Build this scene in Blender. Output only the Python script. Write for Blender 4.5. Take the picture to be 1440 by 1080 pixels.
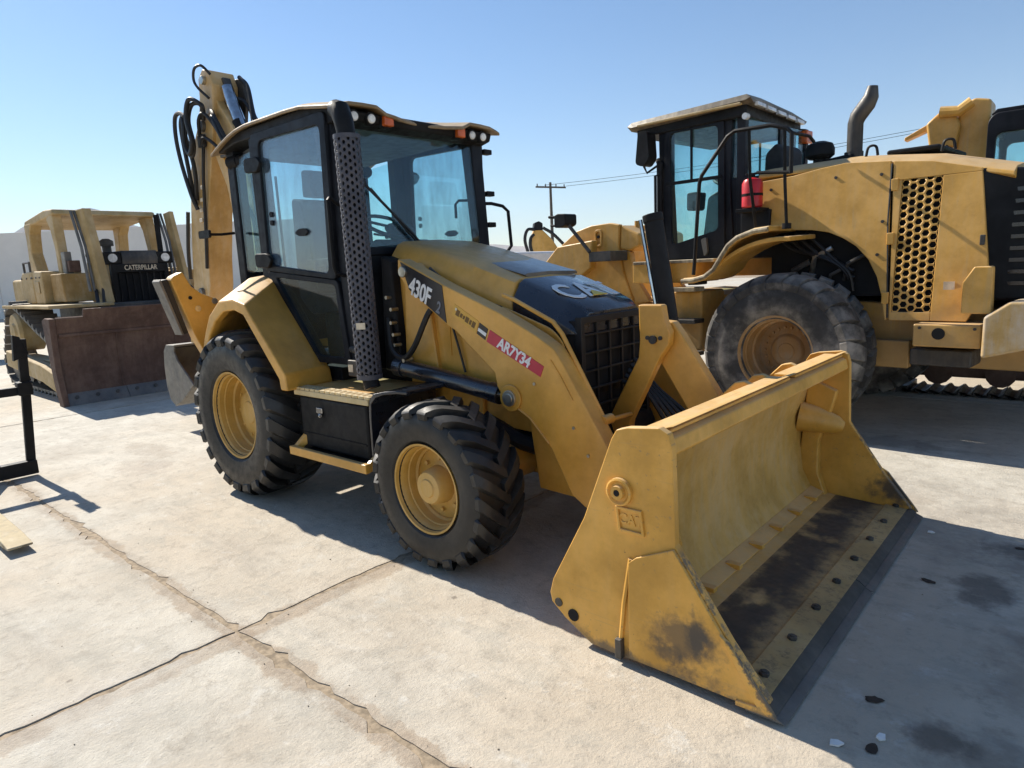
import bpy, bmesh, math, random
from mathutils import Vector, Matrix, Quaternion
random.seed(7)
PI = math.pi
for o in list(bpy.data.objects): bpy.data.objects.remove(o)
S = bpy.context.scene
COL = S.collection

# ------------------------------------------------------------------ camera, sky, sun, exposure
yaw, pitch, roll = math.radians(131.535), math.radians(9.912), math.radians(-2.737)
d_ = Vector((math.cos(yaw)*math.cos(pitch), math.sin(yaw)*math.cos(pitch), -math.sin(pitch)))
r0 = Vector((math.sin(yaw), -math.cos(yaw), 0)); u0 = r0.cross(d_)
r_ = r0*math.cos(roll)+u0*math.sin(roll); u_ = u0*math.cos(roll)-r0*math.sin(roll)
cam_d = bpy.data.cameras.new('camera'); cam = bpy.data.objects.new('camera', cam_d); COL.objects.link(cam)
cam.matrix_world = Matrix(((r_.x,u_.x,-d_.x,4.919),(r_.y,u_.y,-d_.y,-3.406),(r_.z,u_.z,-d_.z,1.661),(0,0,0,1)))
cam_d.sensor_width = 36; cam_d.lens = 36*937.58/1440; cam_d.clip_end = 20000; cam_d.clip_start = .05
S.camera = cam

SUN_EL, SUN_AZ = math.radians(38.5), math.atan2(.035, -1.0)      # towards the sun: behind the loader, a little to its left
world = bpy.data.worlds.new('World'); S.world = world; world.use_nodes = True
wn = world.node_tree; bg = wn.nodes['Background']
sky = wn.nodes.new('ShaderNodeTexSky'); sky.sky_type = 'NISHITA'; sky.sun_disc = False
sky.sun_elevation = SUN_EL; sky.sun_rotation = PI/2-SUN_AZ
sky.altitude = 200; sky.air_density = 1.0; sky.dust_density = .12; sky.ozone_density = 2.5
hs = wn.nodes.new('ShaderNodeHueSaturation'); hs.inputs['Saturation'].default_value = 1.12; wn.links.new(sky.outputs[0], hs.inputs['Color']); wn.links.new(hs.outputs[0], bg.inputs[0]); bg.inputs[1].default_value = .078
sd = bpy.data.lights.new('sun', 'SUN'); sd.energy = 4.4; sd.angle = math.radians(.53); sd.color = (1, .93, .82)
sun = bpy.data.objects.new('sun', sd); COL.objects.link(sun)
sv = Vector((math.cos(SUN_EL)*math.cos(SUN_AZ), math.cos(SUN_EL)*math.sin(SUN_AZ), math.sin(SUN_EL)))
sun.rotation_euler = sv.to_track_quat('Z', 'Y').to_euler(); sun.location = sv*40
S.view_settings.view_transform = 'Standard'; S.view_settings.look = 'None'
S.view_settings.gamma = 1; S.view_settings.use_curve_mapping = False; S.view_settings.exposure = .9
S.render.engine = 'CYCLES'
S.cycles.transparent_max_bounces = 24; S.cycles.max_bounces = 8

# ------------------------------------------------------------------ materials
MATS = {}
class NT:
    def __init__(s, name):
        s.m = bpy.data.materials.new(name); s.m.use_nodes = True; s.t = s.m.node_tree; s.n = s.t.nodes
        s.b = s.n['Principled BSDF']; s.out = s.n['Material Output']
    def new(s, t, **k):
        n = s.n.new('ShaderNode'+t)
        for a, v in k.items(): setattr(n, a, v)
        return n
    def link(s, a, b): s.t.links.new(a, b)
    def val(s, x, sock):
        if isinstance(x, (int, float)): sock.default_value = x
        elif isinstance(x, tuple): sock.default_value = x if len(x) == len(sock.default_value) else x+(1,)
        else: s.link(x, sock)
    def coord(s, kind='Object'): return s.new('TexCoord').outputs[kind]
    def noise(s, vec, scale, detail=5, rough=.6, lac=2., dist=0.):
        n = s.new('TexNoise'); s.link(vec, n.inputs['Vector']); n.inputs['Scale'].default_value = scale
        n.inputs['Detail'].default_value = detail; n.inputs['Roughness'].default_value = rough; n.inputs['Distortion'].default_value = dist
        return n.outputs['Fac']
    def ramp(s, fac, lo, hi, a=0., b=1.):
        n = s.new('MapRange'); n.interpolation_type = 'SMOOTHSTEP'; s.val(fac, n.inputs[0]); n.inputs[1].default_value = lo; n.inputs[2].default_value = hi
        n.inputs[3].default_value = a; n.inputs[4].default_value = b
        return n.outputs[0]
    def math(s, op, a, b=0., c=0.):
        n = s.new('Math', operation=op); s.val(a, n.inputs[0]); s.val(b, n.inputs[1]); s.val(c, n.inputs[2]); return n.outputs[0]
    def mix(s, f, a, b, mode='MIX'):
        n = s.new('Mix', data_type='RGBA', blend_type=mode); s.val(f, n.inputs[0]); s.val(a, n.inputs[6]); s.val(b, n.inputs[7]); return n.outputs[2]
    def sep(s, v):
        n = s.new('SeparateXYZ'); s.link(v, n.inputs[0]); return n.outputs
    def mapv(s, v, sc=(1,1,1), loc=(0,0,0)):
        n = s.new('Mapping'); s.link(v, n.inputs[0]); n.inputs['Scale'].default_value = sc; n.inputs['Location'].default_value = loc; return n.outputs[0]
    def bump(s, h, strength, dist=.01):
        n = s.new('Bump'); s.link(h, n.inputs['Height']); n.inputs['Strength'].default_value = strength; n.inputs['Distance'].default_value = dist
        s.link(n.outputs[0], s.b.inputs['Normal'])
    def blob(s, v, c, r, wob=.25, nsc=9.):
        """soft-edged stain of its own shape at point c (object space), radii r"""
        p = s.mapv(v, tuple(1/x for x in r), tuple(-a/b for a, b in zip(c, r)))
        n = s.new('VectorMath', operation='LENGTH'); s.link(p, n.inputs[0])
        w = s.math('MULTIPLY', s.math('SUBTRACT', s.noise(v, nsc, 5, .65), .5), wob*4)
        return s.ramp(s.math('ADD', n.outputs['Value'], w), .35, 1.2, 1., 0.)

def paint(name, base, rough=.4, dust=(.50,.42,.30), dust_amt=.25, grime=.3, top_dust=.35, metal=0., bump=.12, coat=0., extra=None, streak=True):
    t = NT(name); v = t.coord()
    n1 = t.noise(v, 2.3, 7, .65); n2 = t.noise(v, 17, 6, .7); n3 = t.noise(t.mapv(v, (9,9,1.1) if streak else (3,3,3)), 2.2, 5, .6)
    dk = tuple(c*.72 for c in base); lt = tuple(min(1, c*1.12+.01) for c in base)
    c = t.mix(t.ramp(n1, .3, .7), dk, lt)
    c = t.mix(t.math('MULTIPLY', t.ramp(n2, .55, .78), grime), c, tuple(x*.45+.015 for x in base))
    df = t.math('MULTIPLY', t.ramp(t.math('ADD', t.math('MULTIPLY', n1, .6), t.math('MULTIPLY', n3, .4)), .42, .68), dust_amt)
    c = t.mix(df, c, dust)
    nz = t.sep(t.new('NewGeometry').outputs['Normal'])[2]
    td = t.math('MULTIPLY', t.ramp(nz, .55, .95), t.math('MULTIPLY', t.ramp(n2, .25, .6, .5, 1.), top_dust))
    c = t.mix(td, c, dust)
    if extra: c = extra(t, v, c)
    t.val(c, t.b.inputs['Base Color']); t.b.inputs['Metallic'].default_value = metal
    t.b.inputs['Specular IOR Level'].default_value = (.14 if 'gloss' not in name and 'rubber' not in name else .4) if max(base) < .02 else .5
    rr = t.ramp(n2, .3, .75, rough-.08, min(1, rough+.18))
    t.val(t.math('ADD', rr, t.math('MULTIPLY', td, .5)), t.b.inputs['Roughness'])
    if coat: t.b.inputs['Coat Weight'].default_value = coat; t.b.inputs['Coat Roughness'].default_value = .12
    t.bump(t.math('ADD', t.math('MULTIPLY', t.noise(v, 6, 3), .6), t.math('MULTIPLY', t.noise(v, 160, 2), .12)), bump, .012)
    MATS[name] = t.m; return t.m

def plain(name, col, rough=.5, metal=0., emit=None, var=.25, sc=12.):
    t = NT(name); v = t.coord(); n = t.noise(v, sc, 5, .6)
    t.val(t.mix(t.ramp(n, .3, .7), tuple(c*(1-var) for c in col), tuple(min(1, c*(1+var)) for c in col)), t.b.inputs['Base Color'])
    t.b.inputs['Roughness'].default_value = rough; t.b.inputs['Metallic'].default_value = metal
    MATS[name] = t.m; return t.m

CAT = (.70,.36,.052)
yellow = paint('yellow_paint', CAT, .36, dust_amt=.08, grime=.12, top_dust=.35, coat=.15)
def bucket_extra(t, v, c):
    for p, r, k in (((3.80,-1.23,.20),(.16,.10,.12),.75), ((3.86,-1.23,.24),(.05,.10,.11),.9), ((3.74,-1.23,.13),(.10,.10,.05),.7), ((3.25,-1.2,.03),(.12,.1,.07),.7), ((3.62,-1.2,.02),(.3,.1,.05),.6), ((4.05,1.17,.17),(.16,.1,.12),.9), ((3.9,-1.16,.08),(.2,.08,.07),.6)):
        c = t.mix(t.math('MULTIPLY', t.blob(v, p, r, .45, 16), k), c, (.055,.05,.045))
    sc = t.math('MULTIPLY', t.ramp(t.noise(t.mapv(v, (1.3,60,60)), 1., 3, .5), .64, .72), t.ramp(t.noise(v, 2.2, 5), .42, .62))
    c = t.mix(t.math('MULTIPLY', sc, .35), c, (.30,.22,.13))
    sc = t.math('MULTIPLY', t.ramp(t.noise(t.mapv(v, (50,1.2,50), (3,1,2)), 1., 3, .5), .65, .72), t.ramp(t.noise(v, 1.7, 5), .45, .62))
    c = t.mix(t.math('MULTIPLY', sc, .45), c, (.22,.16,.10))
    rs = t.ramp(t.noise(v, 5, 7, .75), .60, .72)
    c = t.mix(t.math('MULTIPLY', rs, .35), c, (.34,.20,.06))
    sp = t.ramp(t.noise(v, 38, 4, .7), .69, .74)
    c = t.mix(t.math('MULTIPLY', sp, .75), c, (.07,.045,.03))
    x, y, z_ = t.sep(v)
    ed = t.math('ADD', t.math('MULTIPLY', t.math('SUBTRACT', x, 3.766), .81), t.math('MULTIPLY', t.math('SUBTRACT', z_, .575), .588))
    ed = t.math('ADD', ed, t.math('MULTIPLY', t.math('SUBTRACT', t.noise(v, 26, 6, .75), .5), .10))
    c = t.mix(t.math('MULTIPLY', t.math('MULTIPLY', t.ramp(ed, -.012, .004), t.ramp(z_, .53, .57, 1., 0.)), .85), c, (.10,.085,.07))
    lo = t.math('ADD', z_, t.math('MULTIPLY', t.math('SUBTRACT', t.noise(v, 15, 6, .75), .5), .16))
    c = t.mix(t.math('MULTIPLY', t.ramp(lo, .025, .06, 1., 0.), .7), c, (.12,.10,.075))
    return c
yellow_bucket = paint('bucket_paint', (.72,.375,.055), .42, dust=(.62,.50,.32), dust_amt=.10, grime=.22, top_dust=.5, extra=bucket_extra)  # pale top dust also carries the washed-out sunlit tone of the lip
def floor_extra(t, v, c):
    x, y, z = t.sep(v)
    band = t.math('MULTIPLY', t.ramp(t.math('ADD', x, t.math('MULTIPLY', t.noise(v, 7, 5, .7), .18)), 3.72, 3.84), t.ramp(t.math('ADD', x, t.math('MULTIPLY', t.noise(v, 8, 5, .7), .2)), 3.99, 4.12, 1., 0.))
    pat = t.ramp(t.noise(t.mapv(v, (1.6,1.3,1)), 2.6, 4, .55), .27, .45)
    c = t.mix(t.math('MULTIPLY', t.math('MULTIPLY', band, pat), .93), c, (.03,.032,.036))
    sc = t.ramp(t.noise(v, 22, 6, .75), .5, .68)
    return t.mix(t.math('MULTIPLY', sc, .6), c, (.07,.06,.05))
bucket_in = paint('bucket_inner_paint', (.64,.36,.07), .48, dust=(.52,.40,.24), dust_amt=.5, grime=.3, top_dust=.3, extra=bucket_extra)
yellow_floor = paint('bucket_floor_paint', (.48,.30,.08), .5, dust_amt=.25, grime=.5, top_dust=.25, extra=floor_extra)
def wl_extra(t, v, c):
    z_ = t.sep(v)[2]
    lo = t.math('ADD', z_, t.math('MULTIPLY', t.math('SUBTRACT', t.noise(v, 4.5, 7, .7), .5), .9))
    c = t.mix(t.math('MULTIPLY', t.ramp(lo, .85, 1.35, 1., 0.), .55), c, (.30,.21,.115))
    st = t.math('MULTIPLY', t.ramp(t.noise(t.mapv(v, (22,22,.9)), 1., 4, .6), .58, .74), .30)
    c = t.mix(st, c, (.46,.34,.17))
    return t.mix(t.math('MULTIPLY', t.ramp(t.noise(v, 55, 3, .7), .68, .75), .45), c, (.16,.10,.05))
yellow_wl = paint('dusty_yellow_paint', (.66,.355,.06), .42, dust_amt=.2, grime=.3, top_dust=.5, extra=wl_extra)
yellow_old = paint('faded_yellow_paint', (.50,.345,.14), .6, dust_amt=.55, grime=.4, top_dust=.6)
rim_y = paint('rim_paint', (.58,.33,.06), .42, dust_amt=.22, grime=.3, top_dust=.2)
rim_wl = paint('dusty_rim_paint', (.42,.23,.075), .6, dust=(.34,.29,.22), dust_amt=.75, grime=.5, top_dust=.3)
boom_p = paint('boom_paint', (.58,.36,.12), .45, dust=(.58,.48,.34), dust_amt=.5, grime=.3, top_dust=.4)
roof_p = paint('roof_paint', (.27,.18,.085), .5, dust=(.46,.38,.27), dust_amt=.4, top_dust=.55)
hood_dark = paint('hood_top_paint', (.12,.105,.085), .38, dust=(.34,.29,.23), dust_amt=.3, top_dust=.35, coat=.6, bump=.04)
black = paint('black_paint', (.009,.009,.010), .48, dust=(.08,.07,.06), dust_amt=.03, grime=.2, top_dust=.10)
black_gloss = paint('gloss_black_paint', (.007,.009,.016), .30, dust=(.16,.14,.12), dust_amt=.04, grime=.1, top_dust=.10, coat=.9, bump=.04)
cab_black = paint('cab_frame_paint', (.010,.012,.017), .42, dust=(.09,.08,.07), dust_amt=.05, top_dust=.15)
guard_p = paint('guard_paint', (.048,.048,.064), .5, dust=(.2,.18,.16), dust_amt=.18, top_dust=.2)
steel_dark = paint('dark_steel', (.05,.048,.046), .5, dust=(.2,.17,.13), dust_amt=.4, top_dust=.3, metal=.3)
steel_worn = paint('worn_steel', (.17,.165,.155), .48, dust=(.24,.2,.15), dust_amt=.4, grime=.6, top_dust=.2, metal=.5)
sunlit_tread = paint('step_tread', (.66,.50,.24), .45, dust=(.5,.43,.32), dust_amt=.4, top_dust=.4)  # pale colour stands in for sun on the platform edge
rust = paint('rusty_blade', (.098,.050,.034), .7, dust=(.17,.11,.075), dust_amt=.6, grime=.6, top_dust=.3)
rubber = paint('tyre_rubber', (.011,.0108,.0105), .42, dust=(.10,.09,.075), dust_amt=.16, grime=.1, top_dust=.35, bump=.3, streak=False)
rubber_d = paint('dusty_tyre_rubber', (.050,.047,.044), .8, dust=(.34,.31,.27), dust_amt=.9, grime=.1, top_dust=.4, bump=.3, streak=False)
hose_m = plain('hose_rubber', (.012,.012,.013), .5)
chrome = plain('chrome', (.6,.6,.6), .15, 1.)
fitting = plain('zinc_fitting', (.5,.48,.42), .3, .9)
seat_m = plain('seat_fabric', (.035,.038,.042), .85)
liner = plain('cab_lining', (.14,.15,.16), .8)
dash_m = plain('dash_plastic', (.05,.055,.06), .55)
white_l = plain('white_lettering', (.80,.80,.78), .5, var=.05)
grey_l = plain('grey_lettering', (.17,.18,.21), .5, var=.05)
yel_l = plain('yellow_marking', (.8,.55,.05), .45, var=.06)
decal_b = plain('black_decal', (.013,.012,.016), .3)
decal_y = plain('amber_decal', (.66,.37,.055), .4, var=.06)
decal_r = plain('red_decal', (.50,.028,.055), .4, var=.08)
cream = plain('cream_marking', (.65,.55,.4), .5)
red_m = plain('red_paint', (.55,.02,.025), .35, var=.15)
amber = plain('amber_lens', (.62,.12,.02), .2)
lens = plain('clear_lens', (.75,.75,.72), .15)
dark_in = plain('dark_interior', (.006,.006,.007), .9)
paper = plain('paper', (.75,.74,.7), .8, var=.1)
clod_m = plain('mud', (.05,.035,.025), .95, var=.4)
wood_p = plain('pole_wood', (.09,.075,.06), .9)
fork_m = paint('worn_fork', (.16,.12,.07), .6, dust=(.62,.52,.34), dust_amt=.85, top_dust=.85)
white_p = plain('white_panel', (.72,.72,.7), .5, var=.06)
wall_m = plain('wall_concrete', (.80,.75,.68), .9, var=.05, sc=.6)

def glass(name, tint, refl=.10, film=.05, film_col=(.35,.42,.5)):
    t = NT(name); v = t.coord()
    tr = t.new('BsdfTransparent'); tr.inputs[0].default_value = tint+(1,)
    gl = t.new('BsdfGlossy'); gl.inputs['Roughness'].default_value = .03; gl.inputs[0].default_value = (.9,.95,1,1)
    df = t.new('BsdfDiffuse'); df.inputs[0].default_value = film_col+(1,)
    lw = t.new('LayerWeight'); lw.inputs[0].default_value = .5
    f = t.math('MULTIPLY_ADD', t.math('POWER', lw.outputs['Facing'], 4.), .6, refl)
    m1 = t.new('MixShader'); t.link(f, m1.inputs[0]); t.link(tr.outputs[0], m1.inputs[1]); t.link(gl.outputs[0], m1.inputs[2])
    dn = t.math('MULTIPLY', t.ramp(t.noise(t.mapv(v, (3,3,.8)), 2.5, 6, .65), .3, .75, .4, 1.6), film)
    m2 = t.new('MixShader'); t.link(dn, m2.inputs[0]); t.link(m1.outputs[0], m2.inputs[1]); t.link(df.outputs[0], m2.inputs[2])
    t.link(m2.outputs[0], t.out.inputs[0]); MATS[name] = t.m; return t.m
pane = glass('tinted_glass', (.80,.93,.945), .04, .015)
pane_side = glass('side_glass', (.78,.90,.94), .10, .17, (.30,.40,.52))  # bluish film colour stands in for sky reflected in the side panes
pane_wl = glass('cab_glass', (.78,.92,.94), .04, .02)

def concrete(name):
    t = NT(name); v = t.coord('Object'); g = t.new('NewGeometry'); v = g.outputs['Position']; x, y, z = t.sep(v)
    n0 = t.noise(v, .35, 4, .6); n1 = t.noise(v, 1.7, 8, .68); n2 = t.noise(v, 9, 8, .72); n3 = t.noise(v, 70, 5, .7)
    st = t.noise(t.mapv(v, (.8,3.2,1)), 1.4, 7, .7, dist=.6)
    c = t.mix(t.ramp(n1, .3, .7), (.43,.395,.33), (.57,.535,.455))
    c = t.mix(t.math('MULTIPLY', t.ramp(n0, .42, .62), .55), c, (.49,.40,.29))
    c = t.mix(t.math('MULTIPLY', t.ramp(n2, .50, .68), .6), c, (.31,.27,.215)); c = t.mix(t.math('MULTIPLY', t.ramp(t.noise(v, 5, 8, .75), .55, .70), .6), c, (.62,.60,.54))
    c = t.mix(t.math('MULTIPLY', t.ramp(st, .56, .72), .4), c, (.59,.56,.49))
    c = t.mix(t.math('MULTIPLY', t.ramp(n3, .62, .8), .45), c, (.20,.17,.14))
    pk = t.new('TexVoronoi'); t.link(v, pk.inputs['Vector']); pk.inputs['Scale'].default_value = 34
    c = t.mix(t.math('MULTIPLY', t.ramp(pk.outputs['Distance'], .05, .13, 1., 0.), t.math('MULTIPLY', t.ramp(t.noise(v, 3, 3), .52, .62), .6)), c, (.17,.15,.12))
    # sandy dirt swept out of the joints (the joints lie at y = -2.1 and x = 1.92)
    wob = t.math('MULTIPLY', t.math('SUBTRACT', t.noise(v, 2.6, 9, .78), .5), .34)
    for co, c0, wid in ((y, -2.115, .045), (x, 1.97, .065)):
        ds = t.math('ABSOLUTE', t.math('ADD', t.math('SUBTRACT', co, c0), wob))
        f = t.math('MULTIPLY', t.ramp(ds, wid, wid+.02, 1., 0.), t.ramp(n1, .38, .56, .08, .58))
        c = t.mix(f, c, (.34,.25,.165))
        ds2 = t.math('ABSOLUTE', t.math('SUBTRACT', t.math('ADD', co, t.math('MULTIPLY', wob, .25)), c0))
        c = t.mix(t.math('MULTIPLY', t.ramp(ds2, .02, .11, 1., 0.), t.ramp(n2, .42, .6, .1, .55)), c, (.25,.20,.15))
    mt = t.ramp(t.noise(t.mapv(v, (1,1.7,1), (4,1,0)), 3.1, 8, .74, dist=.4), .47, .66)
    c = t.mix(t.math('MULTIPLY', mt, .42), c, (.335,.315,.265))
    c = t.mix(t.math('MULTIPLY', t.ramp(t.noise(t.mapv(v, (1,1,1), (9,3,0)), 6.5, 8, .78), .56, .68), .35), c, (.30,.275,.225))
    # drips, scuffed tyre tracks and small spalls
    dv = t.new('TexVoronoi'); t.link(v, dv.inputs['Vector']); dv.inputs['Scale'].default_value = 1.7; dv.inputs['Randomness'].default_value = 1
    dd = t.math('ADD', dv.outputs['Distance'], t.math('MULTIPLY', t.math('SUBTRACT', t.noise(v, 30, 4, .6), .5), .03))
    c = t.mix(t.math('MULTIPLY', t.ramp(dd, .018, .034, 1., 0.), .6), c, (.15,.125,.10))
    dv2 = t.new('TexVoronoi'); t.link(v, dv2.inputs['Vector']); dv2.inputs['Scale'].default_value = 5.3
    c = t.mix(t.math('MULTIPLY', t.ramp(dv2.outputs['Distance'], .03, .06, 1., 0.), t.math('MULTIPLY', t.ramp(n0, .45, .6), .45)), c, (.24,.20,.16))
    tm = t.math('MULTIPLY', t.ramp(t.noise(t.mapv(v, (.10,2.6,1), (2,7,0)), 1.6, 5, .6, dist=.3), .56, .68), t.ramp(t.noise(v, 11, 5, .7), .35, .62))
    c = t.mix(t.math('MULTIPLY', tm, .34), c, (.27,.24,.20))
    # hairline cracks
    vor = t.new('TexVoronoi', feature='DISTANCE_TO_EDGE'); t.link(v, vor.inputs['Vector'])
    wv = t.new('VectorMath', operation='ADD'); t.link(v, wv.inputs[0])
    wc = t.new('TexNoise'); t.link(v, wc.inputs['Vector']); wc.inputs['Scale'].default_value = 2.2; wc.inputs['Detail'].default_value = 6
    t.link(wc.outputs['Color'], wv.inputs[1]); t.link(wv.outputs[0], vor.inputs['Vector']); vor.inputs['Scale'].default_value = .3
    ck = t.math('MULTIPLY', t.ramp(vor.outputs['Distance'], .0015, .005, 1., 0.), t.ramp(n0, .5, .58))
    c = t.mix(t.math('MULTIPLY', ck, .22), c, (.25,.21,.16))
    # oil and mud stains with their own shapes
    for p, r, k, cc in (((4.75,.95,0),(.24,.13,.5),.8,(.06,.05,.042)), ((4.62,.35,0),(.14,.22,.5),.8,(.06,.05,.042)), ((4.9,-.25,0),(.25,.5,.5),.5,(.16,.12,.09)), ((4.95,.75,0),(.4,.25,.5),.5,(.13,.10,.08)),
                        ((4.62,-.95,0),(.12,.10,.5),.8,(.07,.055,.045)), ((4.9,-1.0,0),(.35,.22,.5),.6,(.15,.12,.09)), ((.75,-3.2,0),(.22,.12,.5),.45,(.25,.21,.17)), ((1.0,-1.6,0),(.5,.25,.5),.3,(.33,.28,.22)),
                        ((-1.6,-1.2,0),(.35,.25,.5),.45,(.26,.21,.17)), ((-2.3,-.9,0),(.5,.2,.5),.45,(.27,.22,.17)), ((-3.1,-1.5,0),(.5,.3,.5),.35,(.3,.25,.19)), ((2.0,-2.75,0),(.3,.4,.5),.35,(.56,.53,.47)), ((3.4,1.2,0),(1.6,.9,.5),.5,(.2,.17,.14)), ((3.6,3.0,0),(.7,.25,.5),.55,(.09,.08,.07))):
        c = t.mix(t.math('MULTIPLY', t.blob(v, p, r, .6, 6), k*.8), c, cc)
    t.val(c, t.b.inputs['Base Color']); t.b.inputs['Roughness'].default_value = .88
    h = t.math('ADD', t.math('MULTIPLY', n2, .7), t.math('ADD', t.math('MULTIPLY', n3, .25), t.math('MULTIPLY', n1, .8)))
    t.bump(h, .9, .014); MATS[name] = t.m; return t.m
conc = concrete('slab_concrete')
dirt = plain('sandy_dirt', (.30,.235,.16), .95, var=.35, sc=30)

def hillm():
    t = NT('hill_rock'); v = t.new('NewGeometry').outputs['Position']
    c = t.mix(t.ramp(t.noise(v, .004, 6), .35, .65), (.27,.25,.24), (.38,.34,.31)); t.val(c, t.b.inputs['Base Color']); t.b.inputs['Roughness'].default_value = 1
    return t.m
hill_m = hillm()

# ------------------------------------------------------------------ mesh builder
class MB:
    def __init__(s): s.bm = bmesh.new()
    def verts(s, ps): return [s.bm.verts.new(Vector(p)) for p in ps]
    def face(s, vs):
        try: return s.bm.faces.new(vs)
        except ValueError: return None
    def box(s, x0, y0, z0, x1, y1, z1):
        return s.prism([(x0,z0),(x1,z0),(x1,z1),(x0,z1)], 'y', y0, y1)
    def prism(s, pts, ax, a, b):
        n = len(pts); A = a if isinstance(a, (list,tuple)) else [a]*n; B = b if isinstance(b, (list,tuple)) else [b]*n
        def P(u, w, q): return {'x':(q,u,w), 'y':(u,q,w), 'z':(u,w,q)}[ax]
        va = s.verts([P(u,w,A[i]) for i,(u,w) in enumerate(pts)]); vb = s.verts([P(u,w,B[i]) for i,(u,w) in enumerate(pts)])
        s.face(va); s.face(vb[::-1])
        for i in range(n): s.face([va[i], vb[i], vb[(i+1)%n], va[(i+1)%n]])
        return s
    def hexa(s, b, t):
        vb = s.verts(b); vt = s.verts(t); n = len(b); s.face(vb[::-1]); s.face(vt)
        for i in range(n): s.face([vb[i], vb[(i+1)%n], vt[(i+1)%n], vt[i]])
        return s
    def frames(s, pts):
        pts = [Vector(p) for p in pts]; out = []; N = None
        for i, p in enumerate(pts):
            t = (pts[min(i+1, len(pts)-1)]-pts[max(i-1, 0)]).normalized()
            if N is None:
                N = t.cross(Vector((0,0,1)))
                if N.length < .05: N = t.cross(Vector((1,0,0)))
                N.normalize()
            else: N = (N-t*N.dot(t)).normalized()
            out.append((p, N, t.cross(N)))
        return out
    def tube(s, pts, r, n=8, caps=True):
        R = r if isinstance(r, (list,tuple)) else [r]*len(pts); rings = []
        for (p, a, b), q in zip(s.frames(pts), R):
            rings.append(s.verts([p+(a*math.cos(2*PI*k/n)+b*math.sin(2*PI*k/n))*q for k in range(n)]))
        for i in range(len(rings)-1):
            for k in range(n): s.face([rings[i][k], rings[i][(k+1)%n], rings[i+1][(k+1)%n], rings[i+1][k]])
        if caps: s.face(rings[0][::-1]); s.face(rings[-1])
        return s
    def beam(s, pts, w, h):
        """rectangular bar along a path"""
        rings = []
        for p, a, b in s.frames(pts): rings.append(s.verts([p+a*w/2*i+b*h/2*j for i, j in ((-1,-1),(1,-1),(1,1),(-1,1))]))
        for i in range(len(rings)-1):
            for k in range(4): s.face([rings[i][k], rings[i][(k+1)%4], rings[i+1][(k+1)%4], rings[i+1][k]])
        s.face(rings[0][::-1]); s.face(rings[-1]); return s
    def cyl(s, p0, p1, r, n=16): return s.tube([p0, p1], r, n)
    def lathe(s, prof, c=(0,0,0), n=32, close=False):
        """prof: (offset along Y, radius)"""
        c = Vector(c); rings = []
        for h, r in prof:
            rings.append(s.verts([c+Vector((r*math.cos(2*PI*k/n), h, r*math.sin(2*PI*k/n))) for k in range(n)]))
        m = len(rings)
        for i in range(m if close else m-1):
            A, B = rings[i], rings[(i+1)%m]
            for k in range(n): s.face([A[k], A[(k+1)%n], B[(k+1)%n], B[k]])
        if not close: s.face(rings[0]); s.face(rings[-1][::-1])
        return s
    def rings(s, rs, cap=True, closed=True):
        R = [s.verts(r) for r in rs]; n = len(R[0])
        for i in range(len(R)-1):
            for k in range(n if closed else n-1): s.face([R[i][k], R[i][(k+1)%n], R[i+1][(k+1)%n], R[i+1][k]])
        if cap and closed: s.face(R[0][::-1]); s.face(R[-1])
        return s
    def ball(s, c, r, n=10, sq=(1,1,1)):
        m = bmesh.ops.create_icosphere(s.bm, subdivisions=2, radius=1)
        for w in m['verts']: w.co = Vector(c)+Vector((w.co.x*r*sq[0], w.co.y*r*sq[1], w.co.z*r*sq[2]))
        return s
    def xform(s, M): bmesh.ops.transform(s.bm, matrix=M, verts=s.bm.verts); return s
    def mesh(s, name, mat):
        bmesh.ops.recalc_face_normals(s.bm, faces=s.bm.faces)
        me = bpy.data.meshes.new(name); s.bm.to_mesh(me); s.bm.free(); me.materials.append(mat)
        me.shade_smooth(); me.set_sharp_from_angle(angle=math.radians(32)); return me
    def build(s, name, mat, parent=None, bevel=0., seg=2, label=None, thick=0., kind=None):
        me = s.mesh(name, mat); o = bpy.data.objects.new(name, me); COL.objects.link(o)
        if parent: o.parent = parent
        if thick:
            m = o.modifiers.new('thickness', 'SOLIDIFY'); m.thickness = thick; m.offset = 0
        if bevel:
            m = o.modifiers.new('bevel', 'BEVEL'); m.width = bevel; m.segments = seg; m.limit_method = 'ANGLE'; m.angle_limit = math.radians(32); m.harden_normals = True
        if label: o['label'] = label
        if kind: o['kind'] = kind
        return o

def thing(name, label, cat, loc=(0,0,0), rot=0., group=None):
    o = bpy.data.objects.new(name, None); COL.objects.link(o); o.empty_display_size = .3
    o.location = loc; o.rotation_euler = (0,0,math.radians(rot)); o['label'] = label; o['category'] = cat
    if group: o['group'] = group
    return o
def tag(o, label, cat, group=None):
    o['label'] = label; o['category'] = cat
    if group: o['group'] = group
    return o
def place(o, loc, rotz=0.):
    o.location = loc; o.rotation_euler = (0,0,rotz); return o
def mirror_copy(o, loc, parent=None, rotz=0.):
    c = o.copy(); COL.objects.link(c); c.parent = parent or o.parent; c.location = loc; c.rotation_euler = (0,0,rotz)
    for k in o.children:
        q = k.copy(); COL.objects.link(q); q.parent = c
        for m in k.children:
            w = m.copy(); COL.objects.link(w); w.parent = q
    return c

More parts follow.
